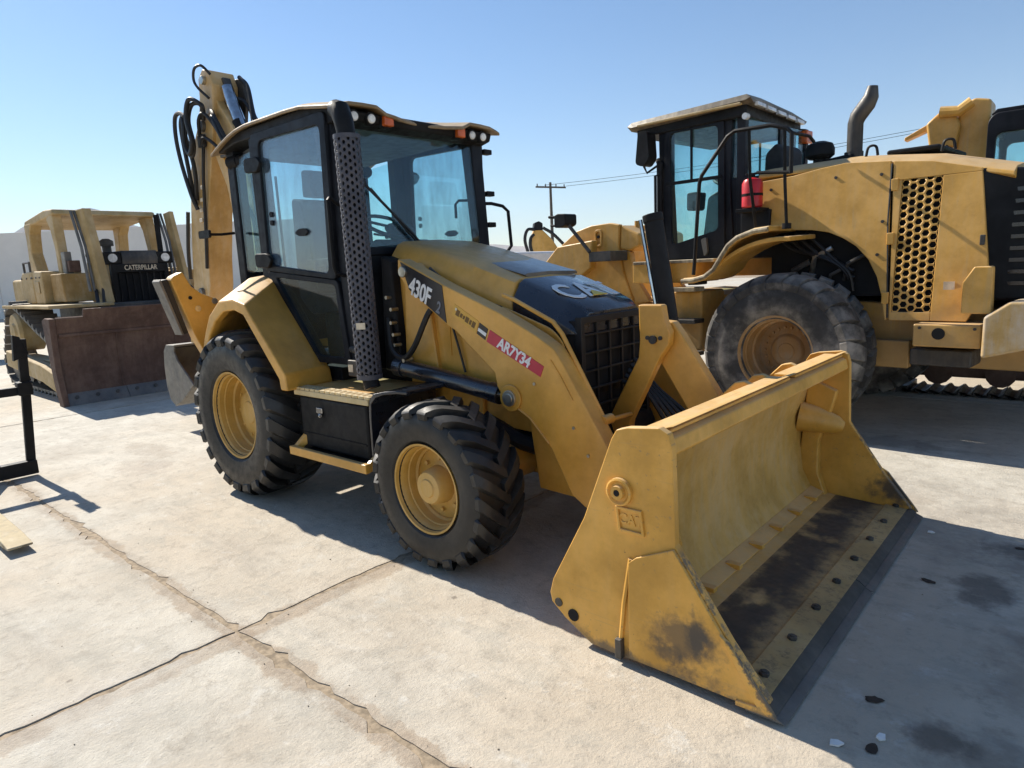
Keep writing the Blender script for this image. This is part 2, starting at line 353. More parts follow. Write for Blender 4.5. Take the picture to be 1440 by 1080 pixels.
def text(body, size, mat, parent, origin, right, up, bold=.02, xs=1., shear=0., align='CENTER', name='lettering', depth=.002, space=1.):
    cu = bpy.data.curves.new('lettering', 'FONT'); cu.body = body; cu.size = size; cu.extrude = depth; cu.offset = bold*size
    cu.align_x = align; cu.align_y = 'CENTER'; cu.shear = shear; cu.space_character = space; cu.resolution_u = 3
    tmp = bpy.data.objects.new('tmp', cu); COL.objects.link(tmp)
    dg = bpy.context.evaluated_depsgraph_get(); me = bpy.data.meshes.new_from_object(tmp.evaluated_get(dg))
    bpy.data.objects.remove(tmp)
    me.materials.clear(); me.materials.append(mat)
    r = Vector(right).normalized(); u = Vector(up); u = (u-r*u.dot(r)).normalized(); w = r.cross(u)
    M = Matrix(((r.x*xs,u.x,w.x,origin[0]),(r.y*xs,u.y,w.y,origin[1]),(r.z*xs,u.z,w.z,origin[2]),(0,0,0,1)))
    me.transform(M)
    o = bpy.data.objects.new(name, me); COL.objects.link(o); o.parent = parent
    return o

def rounded(pts, r=.04, n=4):
    out = []; m = len(pts)
    for i in range(m):
        p = Vector(pts[i]); a = Vector(pts[i-1])-p; b = Vector(pts[(i+1)%m])-p
        q = min(r, a.length*.45, b.length*.45); A = p+a.normalized()*q; B = p+b.normalized()*q
        for k in range(n+1):
            t = k/n; w = A*(1-t)**2+p*2*t*(1-t)+B*t*t; out.append((w.x, w.y))
    return out
def spline(pts, n=8):
    """Catmull-Rom through points"""
    P = [Vector(p) for p in pts]; P = [P[0]*2-P[1]]+P+[P[-1]*2-P[-2]]; out = []
    for i in range(1, len(P)-2):
        a, b, c, d = P[i-1:i+3]
        for k in range(n):
            t = k/n; out.append(.5*((2*b)+(c-a)*t+(2*a-5*b+4*c-d)*t*t+(3*b-a-3*c+d)*t**3))
    out.append(P[-2]); return out
def ring_prism(mb, outer, inner, ax, a, b):
    """frame: outer and inner outlines with the same number of points"""
    n = len(outer)
    def P(u, w, q): return {'x':(q,u,w), 'y':(u,q,w), 'z':(u,w,q)}[ax]
    L = [[mb.bm.verts.new(P(u,w,q)) for u, w in ring] for q in (a, b) for ring in (outer, inner)]
    for i in range(n):
        j = (i+1)%n
        mb.face([L[0][i],L[0][j],L[1][j],L[1][i]]); mb.face([L[2][i],L[3][i],L[3][j],L[2][j]])
        mb.face([L[0][i],L[2][i],L[2][j],L[0][j]]); mb.face([L[1][i],L[1][j],L[3][j],L[3][i]])
    return mb
def perforated(mb, nu, nv, fn, hole=.6):
    """honeycomb sheet with a real six-sided hole in each cell; fn(u in 0..1, v in 0..1) -> point"""
    du = 1/nu; dv = 1/nv
    for j in range(nv):
        for i in range(nu):
            cu = (i+.5)*du; cv = (j+(.5 if i%2 == 0 else 1.0))*dv
            if cv+.5*dv > 1.001+.5*dv: continue
            hx = [(-2/3,0),(-1/3,.5),(1/3,.5),(2/3,0),(1/3,-.5),(-1/3,-.5)]
            O = [(min(1,max(0,cu+a*du)), min(1,max(0,cv+b*dv))) for a, b in hx]
            I = [(min(1,max(0,cu+a*du*hole)), min(1,max(0,cv+b*dv*hole*1.05))) for a, b in hx]
            vo = mb.verts([fn(*q) for q in O]); vi = mb.verts([fn(*q) for q in I])
            for k in range(6): mb.face([vo[k], vo[(k+1)%6], vi[(k+1)%6], vi[k]])
    bmesh.ops.remove_doubles(mb.bm, verts=mb.bm.verts, dist=.0006)
    return mb

# ------------------------------------------------------------------ wheels
def tyre_mesh(R, w, rr, nl, lh, skew, half, style='chevron', mat=None, dirn=1, name='tyre'):
    mb = MB(); H = R-rr
    half_p = [(.40*w,rr-.015),(.40*w,rr),(.465*w,rr+.10*H),(.5*w,rr+.36*H),(.495*w,rr+.62*H),(.45*w,R-lh-.12*H),(.38*w,R-lh-.02),(.2*w,R-lh-.004),(0,R-lh)]
    prof = [(-a,b) for a, b in half_p]+[(a,b) for a, b in half_p[-2::-1]]
    mb.lathe(prof, n=72, close=True)
    def rad(y):
        y = abs(y)/w
        return R if y < .34 else R-(y-.34)/.16*.13*H-max(0,y-.44)*.5*H
    for s in (-1, 1):
        for i in range(nl):
            a0 = 2*PI*(i+(.5 if s > 0 else 0))/nl; prev = None; K = 8; allr = []
            end = .54 if style == 'chevron' else .38
            for k in range(K+1):
                t = k/K
                if k == 0: y, ro, ri = s*.502*w, R-.34*H, R-.40*H
                elif k == 1: y, ro, ri = s*.512*w, R-.20*H, R-.36*H
                else:
                    tt = (k-2)/(K-2); y = s*w*(.485-end*tt); ro = rad(y); ri = R-lh-.03 if abs(y) < .38*w else R-.24*H
                tt = max(0,(k-2)/(K-2)); ang = a0+dirn*skew*tt**.85
                hb = half*(1+.25*(1-tt)); hb2 = hb*1.25
                if k == 0: hb *= .8
                c, q = math.cos(ang), math.sin(ang); T = Vector((-q,0,c)); N = Vector((c,0,q))
                allr.append([N*ri+Vector((0,y if k > 1 else s*.46*w,0))-T*hb2, N*ro+Vector((0,y,0))-T*hb, N*ro+Vector((0,y,0))+T*hb, N*ri+Vector((0,y if k > 1 else s*.46*w,0))+T*hb2])
            mb.rings(allr)
    return mb.mesh(name, mat)
def wheel(parent, loc, R, w, tyre_me, rim_r, face, deep, hub_r, hub_out, mat, nb, name='wheel', bolts_r=None, label=None):
    """face = -1/+1: the side (local y) that looks outwards. The wheel disc carries tyre, rim and bolts."""
    f = face; h = .40*w
    # disc and hub = the 'wheel' mesh
    mb = MB(); dp = f*(h-deep)
    mb.lathe([(dp-f*.03,rim_r*.86),(dp,rim_r*.84),(dp+f*.012,rim_r*.62),(dp+f*.02,hub_r*1.35),(dp+f*.03,hub_r*1.12),(dp+f*hub_out*.85,hub_r*1.0),(dp+f*hub_out,hub_r*.9),(dp+f*(hub_out+.004),hub_r*.55),(dp+f*(hub_out+.012),hub_r*.5),(dp+f*(hub_out+.012),.001)], n=36)
    o = mb.build(name, mat, parent, label=label); o.location = loc
    mb = MB(); r = rim_r
    mb.lathe([(f*(h+.012),r*.985),(f*(h+.02),r*1.0),(f*(h+.018),r*.955),(f*(h-.01),r*.93),(f*(h-.02),r*.90),(f*(h-.055),r*.885),(f*(h-.06),r*.86),(f*(h-.06-deep*.35),r*.845),(f*(h-.07-deep*.35),r*.80),(f*(h-deep-.02),r*.79),(-f*h,r*.80),(-f*h,r*.98),(-f*(h-.06),r*.9),(f*(h-.05),r*.93)], n=48, close=True)
    mb.build('rim', mat, o)
    t = bpy.data.objects.new('tyre', tyre_me); COL.objects.link(t); t.parent = o
    mb = MB(); br = bolts_r or rim_r*.55
    for k in range(nb):
        a = 2*PI*k/nb; c = (br*math.cos(a), dp, br*math.sin(a))
        mb.cyl((c[0], dp, c[2]), (c[0], dp+f*.035, c[2]), .013, 6)
    mb.build('wheel_nuts', mat, o, kind='stuff')
    return o

# ------------------------------------------------------------------ the setting
def struct(o, parent=None): o['kind'] = 'structure'; return o
gb = MB(); gb.prism([(-6000,-6000),(6000,-6000),(6000,6000),(-6000,6000)], 'z', -.5, -.0055)
ground = struct(gb.build('ground', dirt))
rnd = random.Random(3)
SX = [1.92+7.2*k for k in range(-9, 4)]; SY = [-2.1+7.2*k for k in range(-2, 8)]
def edge(p, q, near):
    n = int((Vector(q)-Vector(p)).length/(.06 if near else 1.8)); n = max(n, 1); out = []; t = (Vector(q)-Vector(p)).normalized(); m = Vector((-t.y, t.x))
    w = 0
    for k in range(n):
        c = Vector(p).lerp(Vector(q), k/n)
        w = w*.85+rnd.uniform(-.008,.008)
        chip = rnd.uniform(.01,.045) if rnd.random() < .16 else 0
        c = c+m*(abs(w)+chip+rnd.uniform(0,.004)) if (near and k) else c
        out.append((c.x, c.y))
    return out
for i in range(len(SX)-1):
    for j in range(len(SY)-1):
        near = (abs(SX[i]-1.92) < .1 or abs(SX[i+1]-1.92) < .1) and (abs(SY[j]+2.1) < .1 or abs(SY[j+1]+2.1) < .1)
        g = .007; x0, x1, y0, y1 = SX[i]+g, SX[i+1]-g, SY[j]+g, SY[j+1]-g
        P = edge((x0,y0),(x1,y0),near)+edge((x1,y0),(x1,y1),near)+edge((x1,y1),(x0,y1),near)+edge((x0,y1),(x0,y0),near)
        mb = MB(); mb.prism(P, 'z', -.0052, rnd.uniform(-.002,.0))
        mb.build('concrete_slab', conc, ground)

# distant hills
def ridge(name, dist, az0, az1, n, hf, seed):
    mb = MB(); R = random.Random(seed); base, top, back = [], [], []
    ph = [R.uniform(0,6.28) for _ in range(7)]
    for k in range(n+1):
        a = math.radians(az0+(az1-az0)*k/n); h = hf(k/n)+sum(math.sin(k*.13*(q+1)*1.7+ph[q])*hf(k/n)*.07/(q+1) for q in range(7))
        for L, dd, z in ((base,dist*.86,-2),(top,dist,max(h,2)),(back,dist*1.15,-2)): L.append((4.9+dd*math.cos(a), -3.4+dd*math.sin(a), z))
    mb.rings([base, top, back], cap=False, closed=False); return struct(mb.build(name, hill_m))
ridge('hills', 4200, 95, 178, 160, lambda t: 45+290*math.exp(-((t-.825)/.06)**2)+140*math.exp(-((t-.93)/.06)**2)+175*math.exp(-((t-.72)/.09)**2)+95*math.exp(-((t-.46)/.10)**2), 5)

# ------------------------------------------------------------------ hero machine: backhoe loader (origin under the rear axle, x forward)
BH = thing('backhoe_loader', 'yellow and black backhoe loader with its open front bucket on the ground, numbered 430F on the loader arm', 'backhoe loader')
ft = tyre_mesh(.478, .35, .255, 21, .030, .34, .026, mat=rubber, dirn=-1)
rt = tyre_mesh(.645, .50, .33, 23, .040, .30, .036, mat=rubber, dirn=-1)
for s in (-1, 1):
    wheel(BH, (2.2, s*.945, .478), .478, .35, ft, .258, s, .13, .098, .125, rim_y, 8, 'front_wheel', .150)
    wheel(BH, (0, s*.86, .645), .645, .50, rt, .338, s, .17, .165, .055, rim_y, 10, 'rear_wheel', .20)
mb = MB(); mb.tube([(2.2,-.86,.478),(2.2,-.62,.478),(2.2,-.3,.47),(2.2,.3,.47),(2.2,.62,.478),(2.2,.86,.478)], [.09,.10,.13,.13,.10,.09], 14); mb.build('front_axle', yellow, BH, .01)
mb = MB(); mb.box(2.02,-.26,.36,2.38,.26,.62); mb.build('axle_cradle', yellow, BH, .02)
mb = MB(); mb.tube([(0,-.7,.645),(0,-.35,.645),(0,-.2,.64),(0,.2,.64),(0,.35,.645),(0,.7,.645)], [.12,.13,.22,.22,.13,.12], 16); mb.build('rear_axle', steel_dark, BH)
mb = MB(); mb.prism([(-1.0,.55),(1.2,.50),(1.75,.62),(2.68,.62),(2.72,.95),(1.5,.95),(.9,.98),(-1.0,.98)], 'y', -.34, .34); mb.build('chassis_frame', black, BH, .015)
mb = MB()
for s in (-1,1): mb.prism([(1.30,.72),(2.55,.66),(2.68,.74),(2.68,1.02),(1.30,1.05)], 'y', s*.345, s*.385)
mb.prism([(1.32,.70),(1.36,.70),(1.36,.74),(1.32,.74)], 'y', -.36, .36); mb.build('frame_rail', yellow, BH, .008)
mb = MB(); mb.tube([(2.05,-.42,.70),(2.3,-.38,.60),(2.5,-.34,.56),(2.62,-.33,.52)], .055, 10); mb.build('axle_hose', hose_m, BH)
mb = MB(); mb.box(1.72,-.42,.72,2.02,-.39,.92); mb.build('frame_gusset', yellow, BH, .01)

# hood: lofted cross sections
def hood_ring(x, hw, zb, zs, zt, htop):
    L = [(x,-hw,zb),(x,-hw,zs-.03),(x,-hw+.012,zs),(x,-htop-.02,zt-.022),(x,-htop+.03,zt),(x,0,zt+.012)]
    return L+[(a,-b,c) for a, b, c in L[-2::-1]]
mb = MB(); mb.rings([hood_ring(1.22,.43,1.0,1.78,1.875,.34), hood_ring(1.28,.435,1.0,1.775,1.872,.345), hood_ring(1.60,.43,1.0,1.70,1.80,.34), hood_ring(1.95,.415,1.0,1.605,1.70,.335), hood_ring(2.27,.385,1.0,1.50,1.592,.325), hood_ring(2.275,.375,1.0,1.495,1.585,.315)])
hood = mb.build('hood', yellow, BH, .006)
mb = MB(); z = lambda x: 1.875+(x-1.22)*(1.60-1.875)/(2.27-1.22)
mb.rings([[(x,y,z(x)+dz) for y, dz in ((-.24,.010),(-.22,.018),(0,.026),(.30,.018),(.31,.0),(-.2,-.012))] for x in (1.72,1.74,2.0,2.24,2.262)]); mb.build('hood_top_panel', hood_dark, BH, label='dark grey top panel of the hood')
for s in (-1,1):
    mb = MB(); mb.prism(rounded([(1.30,.98),(2.70,.80),(2.705,1.22),(2.62,1.31),(2.30,1.42),(1.32,1.66)], .05), 'y', s*.437, s*.452); mb.build('hood_side_panel', yellow, BH, .005)
    mb = MB(); mb.prism([(1.78,1.12),(1.80,1.12),(1.80,1.50),(1.78,1.505)], 'y', s*.4525, s*.458); mb.build('panel_seam', yellow, BH)
    mb = MB(); mb.tube([(1.32,s*.455,1.655),(1.8,s*.455,1.545),(2.25,s*.455,1.432)], .008, 6); mb.build('panel_seal', hose_m, BH)
# black nose cap and grille
def cap_ring(x, hw, zs, zt, ht):
    L = [(x,-hw,1.27),(x,-hw,zs),(x,-ht-.02,zt-.02),(x,-ht+.02,zt),(x,0,zt+.006)]
    return L+[(a,-b,c) for a, b, c in L[-2::-1]]
mb = MB(); mb.rings([cap_ring(2.28,.388,1.47,1.575,.31), cap_ring(2.30,.40,1.475,1.592,.31), cap_ring(2.45,.40,1.42,1.535,.305), cap_ring(2.62,.392,1.345,1.468,.29), cap_ring(2.70,.385,1.30,1.432,.275), cap_ring(2.74,.37,1.28,1.385,.27)])
mb.build('nose_cap', black_gloss, BH, .008)
mb = MB(); mb.prism([(2.52,.66),(2.70,.66),(2.735,1.28),(2.735,1.35),(2.52,1.35)], 'y', -.365, .365); mb.build('radiator_core', dark_in, BH, .01)
mb = MB(); ring_prism(mb, [(-.372,.62),(.372,.62),(.372,1.37),(-.372,1.37)], [(-.335,.66),(.335,.66),(.335,1.33),(-.335,1.33)], 'x', 2.722, 2.765)
for y in (-.2,-.067,.067,.2): mb.box(2.738,y-.008,.655,2.758,y+.008,1.335)
for k in range(6): zz = .74+k*.105; mb.box(2.742,-.337,zz-.006,2.760,.337,zz+.006)
mb.build('grille', plain('grille_plastic', (.005,.005,.006), .6), BH, .004)
mb = MB(); mb.prism([(2.40,.62),(2.76,.55),(2.80,.62),(2.76,.72),(2.4,.74)], 'y', -.40, .40); mb.build('front_bumper', black, BH, .015)
# CAT mark on the nose cap
nx = Vector((2.68-2.33,0,1.443-1.583)).normalized(); upv = -nx
c0 = Vector((2.555,.0,1.506))
for ch, yy, dz_ in (('C',-.195,-.004),('A',.005,.0),('T',.195,-.004)): text(ch, .29, white_l, BH, c0+Vector((0,yy,dz_)), (0,1,0), upv, .016, .95)
mb = MB(); a = c0-upv*.098+Vector((0,.0,.004)); nn = Vector((0,1,0)).cross(upv)
mb.hexa([a+Vector((0,-.07,0)), a+Vector((0,.08,0)), a+upv*.075+Vector((0,.005,0))], [a+nn*.004+Vector((0,-.07,0)), a+nn*.004+Vector((0,.08,0)), a+nn*.004+upv*.075+Vector((0,.005,0))]); mb.build('triangle_mark', yel_l, BH)

# loader arms (near one first)
ARM = [(1.50,1.75),(1.92,1.575),(2.35,1.415),(2.62,1.29),(2.74,1.22),(2.80,1.14),(3.09,.69),(3.34,.40),(3.36,.30),(3.27,.22),(3.12,.24),(2.83,.42),(2.70,.66),(2.56,.80),(2.47,.86),(2.35,.93),(2.315,.98),(2.30,1.06),(1.99,1.30),(1.93,1.325),(1.57,1.56),(1.49,1.66)]
for s in (-1, 1):
    mb = MB(); mb.prism(ARM, 'y', s*.60, s*.49); arm = mb.build('loader_arm', yellow, BH, .010)
    mb = MB(); mb.prism([(1.36,.95),(1.70,.98),(1.66,1.3),(1.64,1.66),(1.56,1.72),(1.47,1.71),(1.42,1.66)], 'y', s*.485, s*.44); mb.build('loader_tower', yellow, BH, .012)
    mb = MB(); mb.cyl((1.555,s*.62,1.665),(1.555,s*.44,1.665),.035,16); mb.build('arm_pin', fitting, BH, .004)
    mb = MB(); mb.prism([(2.42,.90),(2.66,.88),(2.98,.50),(2.95,.40),(2.78,.35),(2.50,.36)], 'y', s*.47, s*.43); mb.build('arm_gusset', yellow, BH, .01)
    # lift cylinder
    mb = MB(); mb.tube([(1.42,s*.55,1.03),(1.72,s*.55,1.0),(2.30,s*.55,.925)], .056, 18); mb.tube([(1.36,s*.55,1.035),(1.44,s*.55,1.028)], .066, 18); mb.tube([(2.22,s*.55,.936),(2.305,s*.55,.924)], .062, 18); lc = mb.build('lift_cylinder', black_gloss, BH, .006)
    mb = MB(); mb.cyl((2.30,s*.55,.925),(2.42,s*.55,.91),.028,12); mb.build('cylinder_rod', chrome, lc)
    mb = MB(); mb.cyl((2.425,s*.63,.925),(2.425,s*.49,.925),.047,18); mb.cyl((2.425,s*.635,.925),(2.425,s*.63,.925),.03,12); mb.build('cylinder_pin', fitting, BH, .005)
    mb = MB(); mb.cyl((2.425,s*.615,.925),(2.425,s*.60,.925),.078,24); mb.build('pin_boss', yellow, BH, .005)
    mb = MB(); mb.cyl((3.26,s*.63,.32),(3.26,s*.47,.32),.055,18); mb.build('bucket_pin', yellow, BH, .006)
mb = MB(); mb.cyl((3.02,-.49,.50),(3.02,.49,.50),.075,20); mb.build('torque_tube', yellow, BH)
for x, y, z_, w in ((1.36,-.50,1.03,.018),(1.385,-.51,1.08,.014),(1.43,-.52,1.10,.012),(1.47,-.53,1.085,.014)):
    mb = MB(); mb.cyl((x,y-.06,z_),(x,y+.02,z_),w,10); mb.build('hydraulic_fitting', fitting, BH)
# decal band and stickers on the near arm
Y = -.6022
mb = MB(); mb.prism([(1.53,1.728),(1.905,1.572),(1.925,1.345),(1.60,1.552)], 'y', -.60, -.6035); mb.build('model_decal', decal_b, BH)
dx = Vector((.40,0,-.185)).normalized(); dz = Vector((-.02,0,1))
text('430F', .155, white_l, BH, (1.705,-.6055,1.535), dx, dz, .02, .72, -.10, space=.95)
text('2', .10, grey_l, BH, (1.868,-.6055,1.435), dx, dz, .03, .75, -.1)
mb = MB(); mb.prism([(2.005,1.462),(2.20,1.358),(2.172,1.288),(1.975,1.395)], 'y', -.60, -.603); mb.build('amber_sticker', decal_y, BH)
mb = MB()
for k, (a, b, h_) in enumerate(((.14,.28,.5),(.31,.40,.35),(.43,.50,.3),(.53,.66,.46),(.69,.77,.4),(.80,.92,.5))):
    P0 = Vector((2.005,1.462)); U = Vector((.195,-.104)); V = Vector((-.029,-.069))
    mb.prism([tuple(P0+U*u+V*w) for u, w in ((a,.5-h_/2),(b,.5-h_/2),(b-.02,.5+h_/2),(a-.02,.5+h_/2))], 'y', -.603, -.6042)
mb.build('sticker_print', plain('brown_print', (.14,.07,.01), .5), BH, kind='stuff')
mb = MB(); mb.prism([(2.205,1.352),(2.27,1.316),(2.242,1.252),(2.178,1.288)], 'y', -.60, -.603); mb.build('maker_sticker', decal_b, BH)
mb = MB(); mb.prism([(2.197,1.323),(2.258,1.290),(2.249,1.272),(2.189,1.305)], 'y', -.603, -.6045); mb.build('sticker_stripe', white_l, BH)
mb = MB(); mb.prism([(2.285,1.312),(2.672,1.122),(2.645,1.062),(2.253,1.243)], 'y', -.60, -.603); mb.build('red_sticker', decal_r, BH)
text('AR7Y34', .088, white_l, BH, (2.462,-.6045,1.186), (.39,0,-.186), (.03,0,.065), .03, .86)

# tilt linkage on the centre line
mb = MB(); LV = [(2.96,1.42),(3.11,1.42),(3.125,1.33),(3.155,1.27),(3.15,1.20),(3.10,1.13),(2.90,.74),(2.88,.62),(2.76,.62),(2.755,.75),(2.80,.84),(2.955,1.12),(2.965,1.22)]
mb.prism(LV, 'y', -.09, -.03); mb.build('tilt_lever', yellow, BH, .01)
mb = MB(); mb.prism([(2.97,1.24),(3.04,1.33),(3.14,1.32),(3.20,1.24),(3.40,.94),(3.47,.80),(3.44,.66),(3.30,.72),(3.06,1.09)], 'y', -.025, .05); mb.build('tilt_link', yellow, BH, .01)
mb = MB(); mb.cyl((3.055,-.105,1.225),(3.055,.07,1.225),.024,12); mb.cyl((3.10,-.10,1.235),(3.10,-.08,1.235),.012,8); mb.cyl((3.02,-.10,1.235),(3.02,-.08,1.235),.012,8); mb.build('lever_pin', steel_dark, BH)
mb = MB(); mb.tube([(3.02,.19,1.20),(2.905,.19,1.905)], .056, 20); mb.tube([(2.908,.19,1.885),(2.90,.19,1.93)], .061, 20); tc = mb.build('tilt_cylinder', black, BH, .006)
mb = MB(); mb.tube([(2.96,.145,1.30),(2.845,.145,1.90)], .012, 8); mb.build('cylinder_line', chrome, tc)
mb = MB(); mb.tube([(2.30,-.49,1.505),(2.39,-.49,1.475),(2.66,-.49,1.355),(2.72,-.49,1.29),(2.97,-.49,.86),(2.985,-.47,.835),(2.99,-.44,.83),(2.92,-.12,.79)], .013, 8); mb.build('level_rod', yellow, BH)
mb = MB(); mb.cyl((2.985,-.515,.835),(2.985,-.43,.835),.028,12); mb.build('rod_joint', yellow, BH)
for i in range(5):
    y0 = .02+.035*i; mb = MB(); mb.tube(spline([(2.78,y0,.95+.03*i),(2.93,y0+.01,.90),(3.04+.02*i,y0+.03,.74),(3.10,y0+.05,.60),(3.2,y0+.02,.48)], 6), .014, 8); mb.build('loader_hose', hose_m, BH)
mb = MB(); mb.cyl((3.24,.0,.86),(3.34,.0,.55),.012,8); mb.build('grease_line', chrome, BH)

# front bucket
mb = MB(); PR = [(3.72,1.035),(3.60,.985),(3.51,.82),(3.465,.62),(3.465,.40),(3.50,.22),(3.56,.10),(3.63,.065),(3.72,.055)]
inn = [(x+.018*(1 if i < 5 else .3), z_+(.016 if i > 3 else 0)) for i, (x, z_) in enumerate(PR)]
mb.prism(PR+inn[::-1], 'y', -1.16, 1.16); mb.build('bucket_shell', bucket_in, BH, .004)
mb = MB(); mb.prism([(3.70,.035),(4.0,.024),(4.0,.058),(3.70,.074)], 'y', -1.16, 1.16); mb.build('bucket_floor', yellow_floor, BH, .004, label='bucket floor with dark scuffs worn through the yellow paint')
mb = MB(); mb.prism([(3.545,.088),(3.63,.078),(3.645,.098),(3.56,.128)], 'y', -1.155, 1.155); st_ = mb.build('bucket_hinge_strip', cream and yellow_bucket, BH, .004)
for y in (-.9,-.6,-.3,.0,.3,.6,.9):
    mb = MB(); mb.box(3.585,y-.02,.10,3.66,y+.02,.125); mb.build('strip_lug', yellow_bucket, BH, .004)
mb = MB(); mb.prism([(3.995,.030),(4.115,.026),(4.118,.056),(3.995,.068)], 'y', -1.18, 1.18); mb.build('wear_plate', yellow_floor, BH, .004)
for half, (a, b) in enumerate(((-1.215,-.003),(.003,1.215))):
    mb = MB(); mb.prism([(4.05,.006),(4.20,.008),(4.165,.024),(4.105,.024),(4.05,.022)], 'y', a, b); mb.build('cutting_edge', steel_worn, BH, .003)
    mb = MB(); mb.prism([(4.112,.026),(4.165,.026),(4.135,.050),(4.116,.056)], 'y', a, b); mb.build('edge_strip', steel_dark, BH, .003)
for k in range(8):
    y = -1.04+.315*k; mb = MB(); mb.cyl((4.055,y,.058),(4.055,y,.076),.021,6); mb.cyl((4.055,y,.076),(4.055,y,.081),.012,8); mb.build('edge_bolt', steel_dark, BH, .002)
SP = [(3.14,.20),(3.16,.27),(3.34,.60),(3.485,.965),(3.51,1.005),(3.56,1.02),(3.70,1.035),(3.74,1.015),(3.755,.96),(3.766,.575),(3.99,.25),(4.14,.062),(4.04,.030),(3.50,.016),(3.36,.02),(3.22,.10),(3.15,.155)]
for s in (-1, 1):
    mb = MB(); mb.prism(SP, 'y', s*1.165, s*1.205); sp_ = mb.build('bucket_side_plate', yellow_bucket, BH, .006)
    mb = MB(); mb.prism([(3.56,.035),(3.565,.46),(3.60,.49),(3.765,.565),(3.985,.245),(4.135,.058),(4.03,.034)], 'y', s*1.205, s*1.222); mb.build('wear_patch', yellow_bucket, sp_, .004)
    mb = MB(); mb.prism([(3.955,.285),(3.992,.262),(4.15,.06),(4.17,.03),(4.02,.026),(4.02,.046),(4.10,.052)], 'y', s*1.215, s*1.234); mb.build('side_cutter', yellow_bucket, sp_, .004)
    mb = MB(); mb.tube([(3.57,s*1.21,.475),(3.535,s*1.21,.27),(3.515,s*1.21,.09)], .010, 6); mb.build('weld_bead', yellow_bucket, sp_)
    mb = MB(); mb.box(3.50,s*1.20,.02,3.53,s*1.235,.11); mb.build('hinge_end', steel_dark, sp_, .005)
    mb = MB(); mb.lathe([(s*1.20,.058),(s*1.222,.058),(s*1.226,.050),(s*1.216,.040),(s*1.216,.030),(s*1.236,.028),(s*1.236,.014),(s*1.206,.012)], (3.525,0,.752), 24); mb.build('pivot_boss', yellow_bucket, sp_)
    mb = MB(); mb.cyl((3.525,s*1.205,.752),(3.525,s*1.238,.752),.012,10); mb.build('grease_hole', dark_in, sp_)
    mb = MB(); ring_prism(mb, [(3.505,.690),(3.625,.690),(3.637,.585),(3.517,.585)], [(3.517,.678),(3.614,.678),(3.624,.597),(3.528,.597)], 'y', s*1.205, s*1.217); mb.build('plate_rim', yellow_bucket, sp_, .003)
    if s < 0: text('CAT', .060, yellow_bucket, sp_, (3.572,-1.2065,.637), (1,0,-.02), (0,0,1), .02, .95, depth=.003)
    for (x, z_) in ((3.19,.165),(3.27,.128)):
        mb = MB(); mb.cyl((x,s*1.20,z_),(x,s*1.210,z_),.020 if x < 3.2 else .028,14); mb.build('side_hole', dark_in if x > 3.2 else steel_dark, sp_)
# top lip, hinge brackets and inner cylinder housings
mb = MB(); mb.prism([(3.585,.985),(3.70,1.000),(3.735,.985),(3.748,.93),(3.735,.915),(3.71,.96),(3.60,.955)], 'y', -1.16, 1.16); mb.build('bucket_top_lip', yellow_bucket, BH, .008)
mb = MB(); mb.box(3.60,-1.155,1.0,3.715,.19,1.016); mb.box(3.60,.27,1.0,3.715,1.15,1.016); mb.build('lip_strip', yellow_bucket, BH, .006, kind='stuff')
for y in (-.08,.16,.60):
    mb = MB(); mb.prism([(3.40,.78),(3.45,.94),(3.53,1.02),(3.58,1.03),(3.62,1.012),(3.60,.985),(3.50,.84),(3.475,.76)], 'y', y-.022, y+.022); mb.build('hinge_bracket', yellow_bucket, BH, .008)
for s in (-1, 1):
    mb = MB(); mb.prism([(3.46,.10),(3.66,.06),(3.60,.22),(3.60,.44),(3.66,.62),(3.70,.78),(3.52,.86)], 'y', s*1.10, s*1.165); mb.build('cylinder_housing', yellow_bucket, BH, .012)
    mb = MB(); mb.tube([(3.48,s*1.08,.60),(3.58,s*1.10,.585),(3.70,s*1.13,.555),(3.74,s*1.14,.545)], [.10,.088,.060,.03], 18); mb.build('housing_cone', yellow_bucket, BH)
    mb = MB(); mb.prism([(3.24,.32),(3.34,.22),(3.48,.20),(3.462,.38),(3.462,.55),(3.40,.50)], 'y', s*.66, s*.70); mb.prism([(3.24,.32),(3.34,.22),(3.48,.20),(3.462,.38),(3.462,.55),(3.40,.50)], 'y', s*.43, s*.47); mb.build('bucket_ear', yellow_bucket, BH, .008, kind='stuff')

# small hardware on the loader arms and the hood
for x, z_ in ((2.02,1.43),(2.60,1.02),(2.95,.66),(2.86,.80)):
    mb = MB(); mb.cyl((x,-.600,z_),(x,-.607,z_),.009,8); mb.build('grease_nipple', fitting, BH)
mb = MB(); mb.tube([(2.36,-.603,.955),(2.44,-.603,.885),(2.56,-.603,.82),(2.69,-.603,.69)], .006, 6); mb.build('weld_bead', yellow, BH)
mb = MB(); mb.tube([(2.72,-.603,1.16),(2.78,-.603,1.08),(2.86,-.603,.95)], .004, 6); mb.build('weld_bead', yellow, BH)
for x, z_ in ((1.42,1.58),(1.95,1.43),(2.55,1.26),(2.62,.90)):
    mb = MB(); mb.cyl((x,-.452,z_),(x,-.460,z_),.011,8); mb.build('panel_bolt', steel_dark, BH)
for k in range(2):
    mb = MB(); mb.tube(spline([(1.66,-.47,1.68-.05*k),(1.95,-.478,1.50-.05*k),(2.25,-.478,1.33-.05*k),(2.5,-.478,1.12-.06*k),(2.75,-.475,.86-.05*k),(2.98,-.40,.66)], 6), .011, 7); mb.build('arm_pipe', steel_dark, BH)

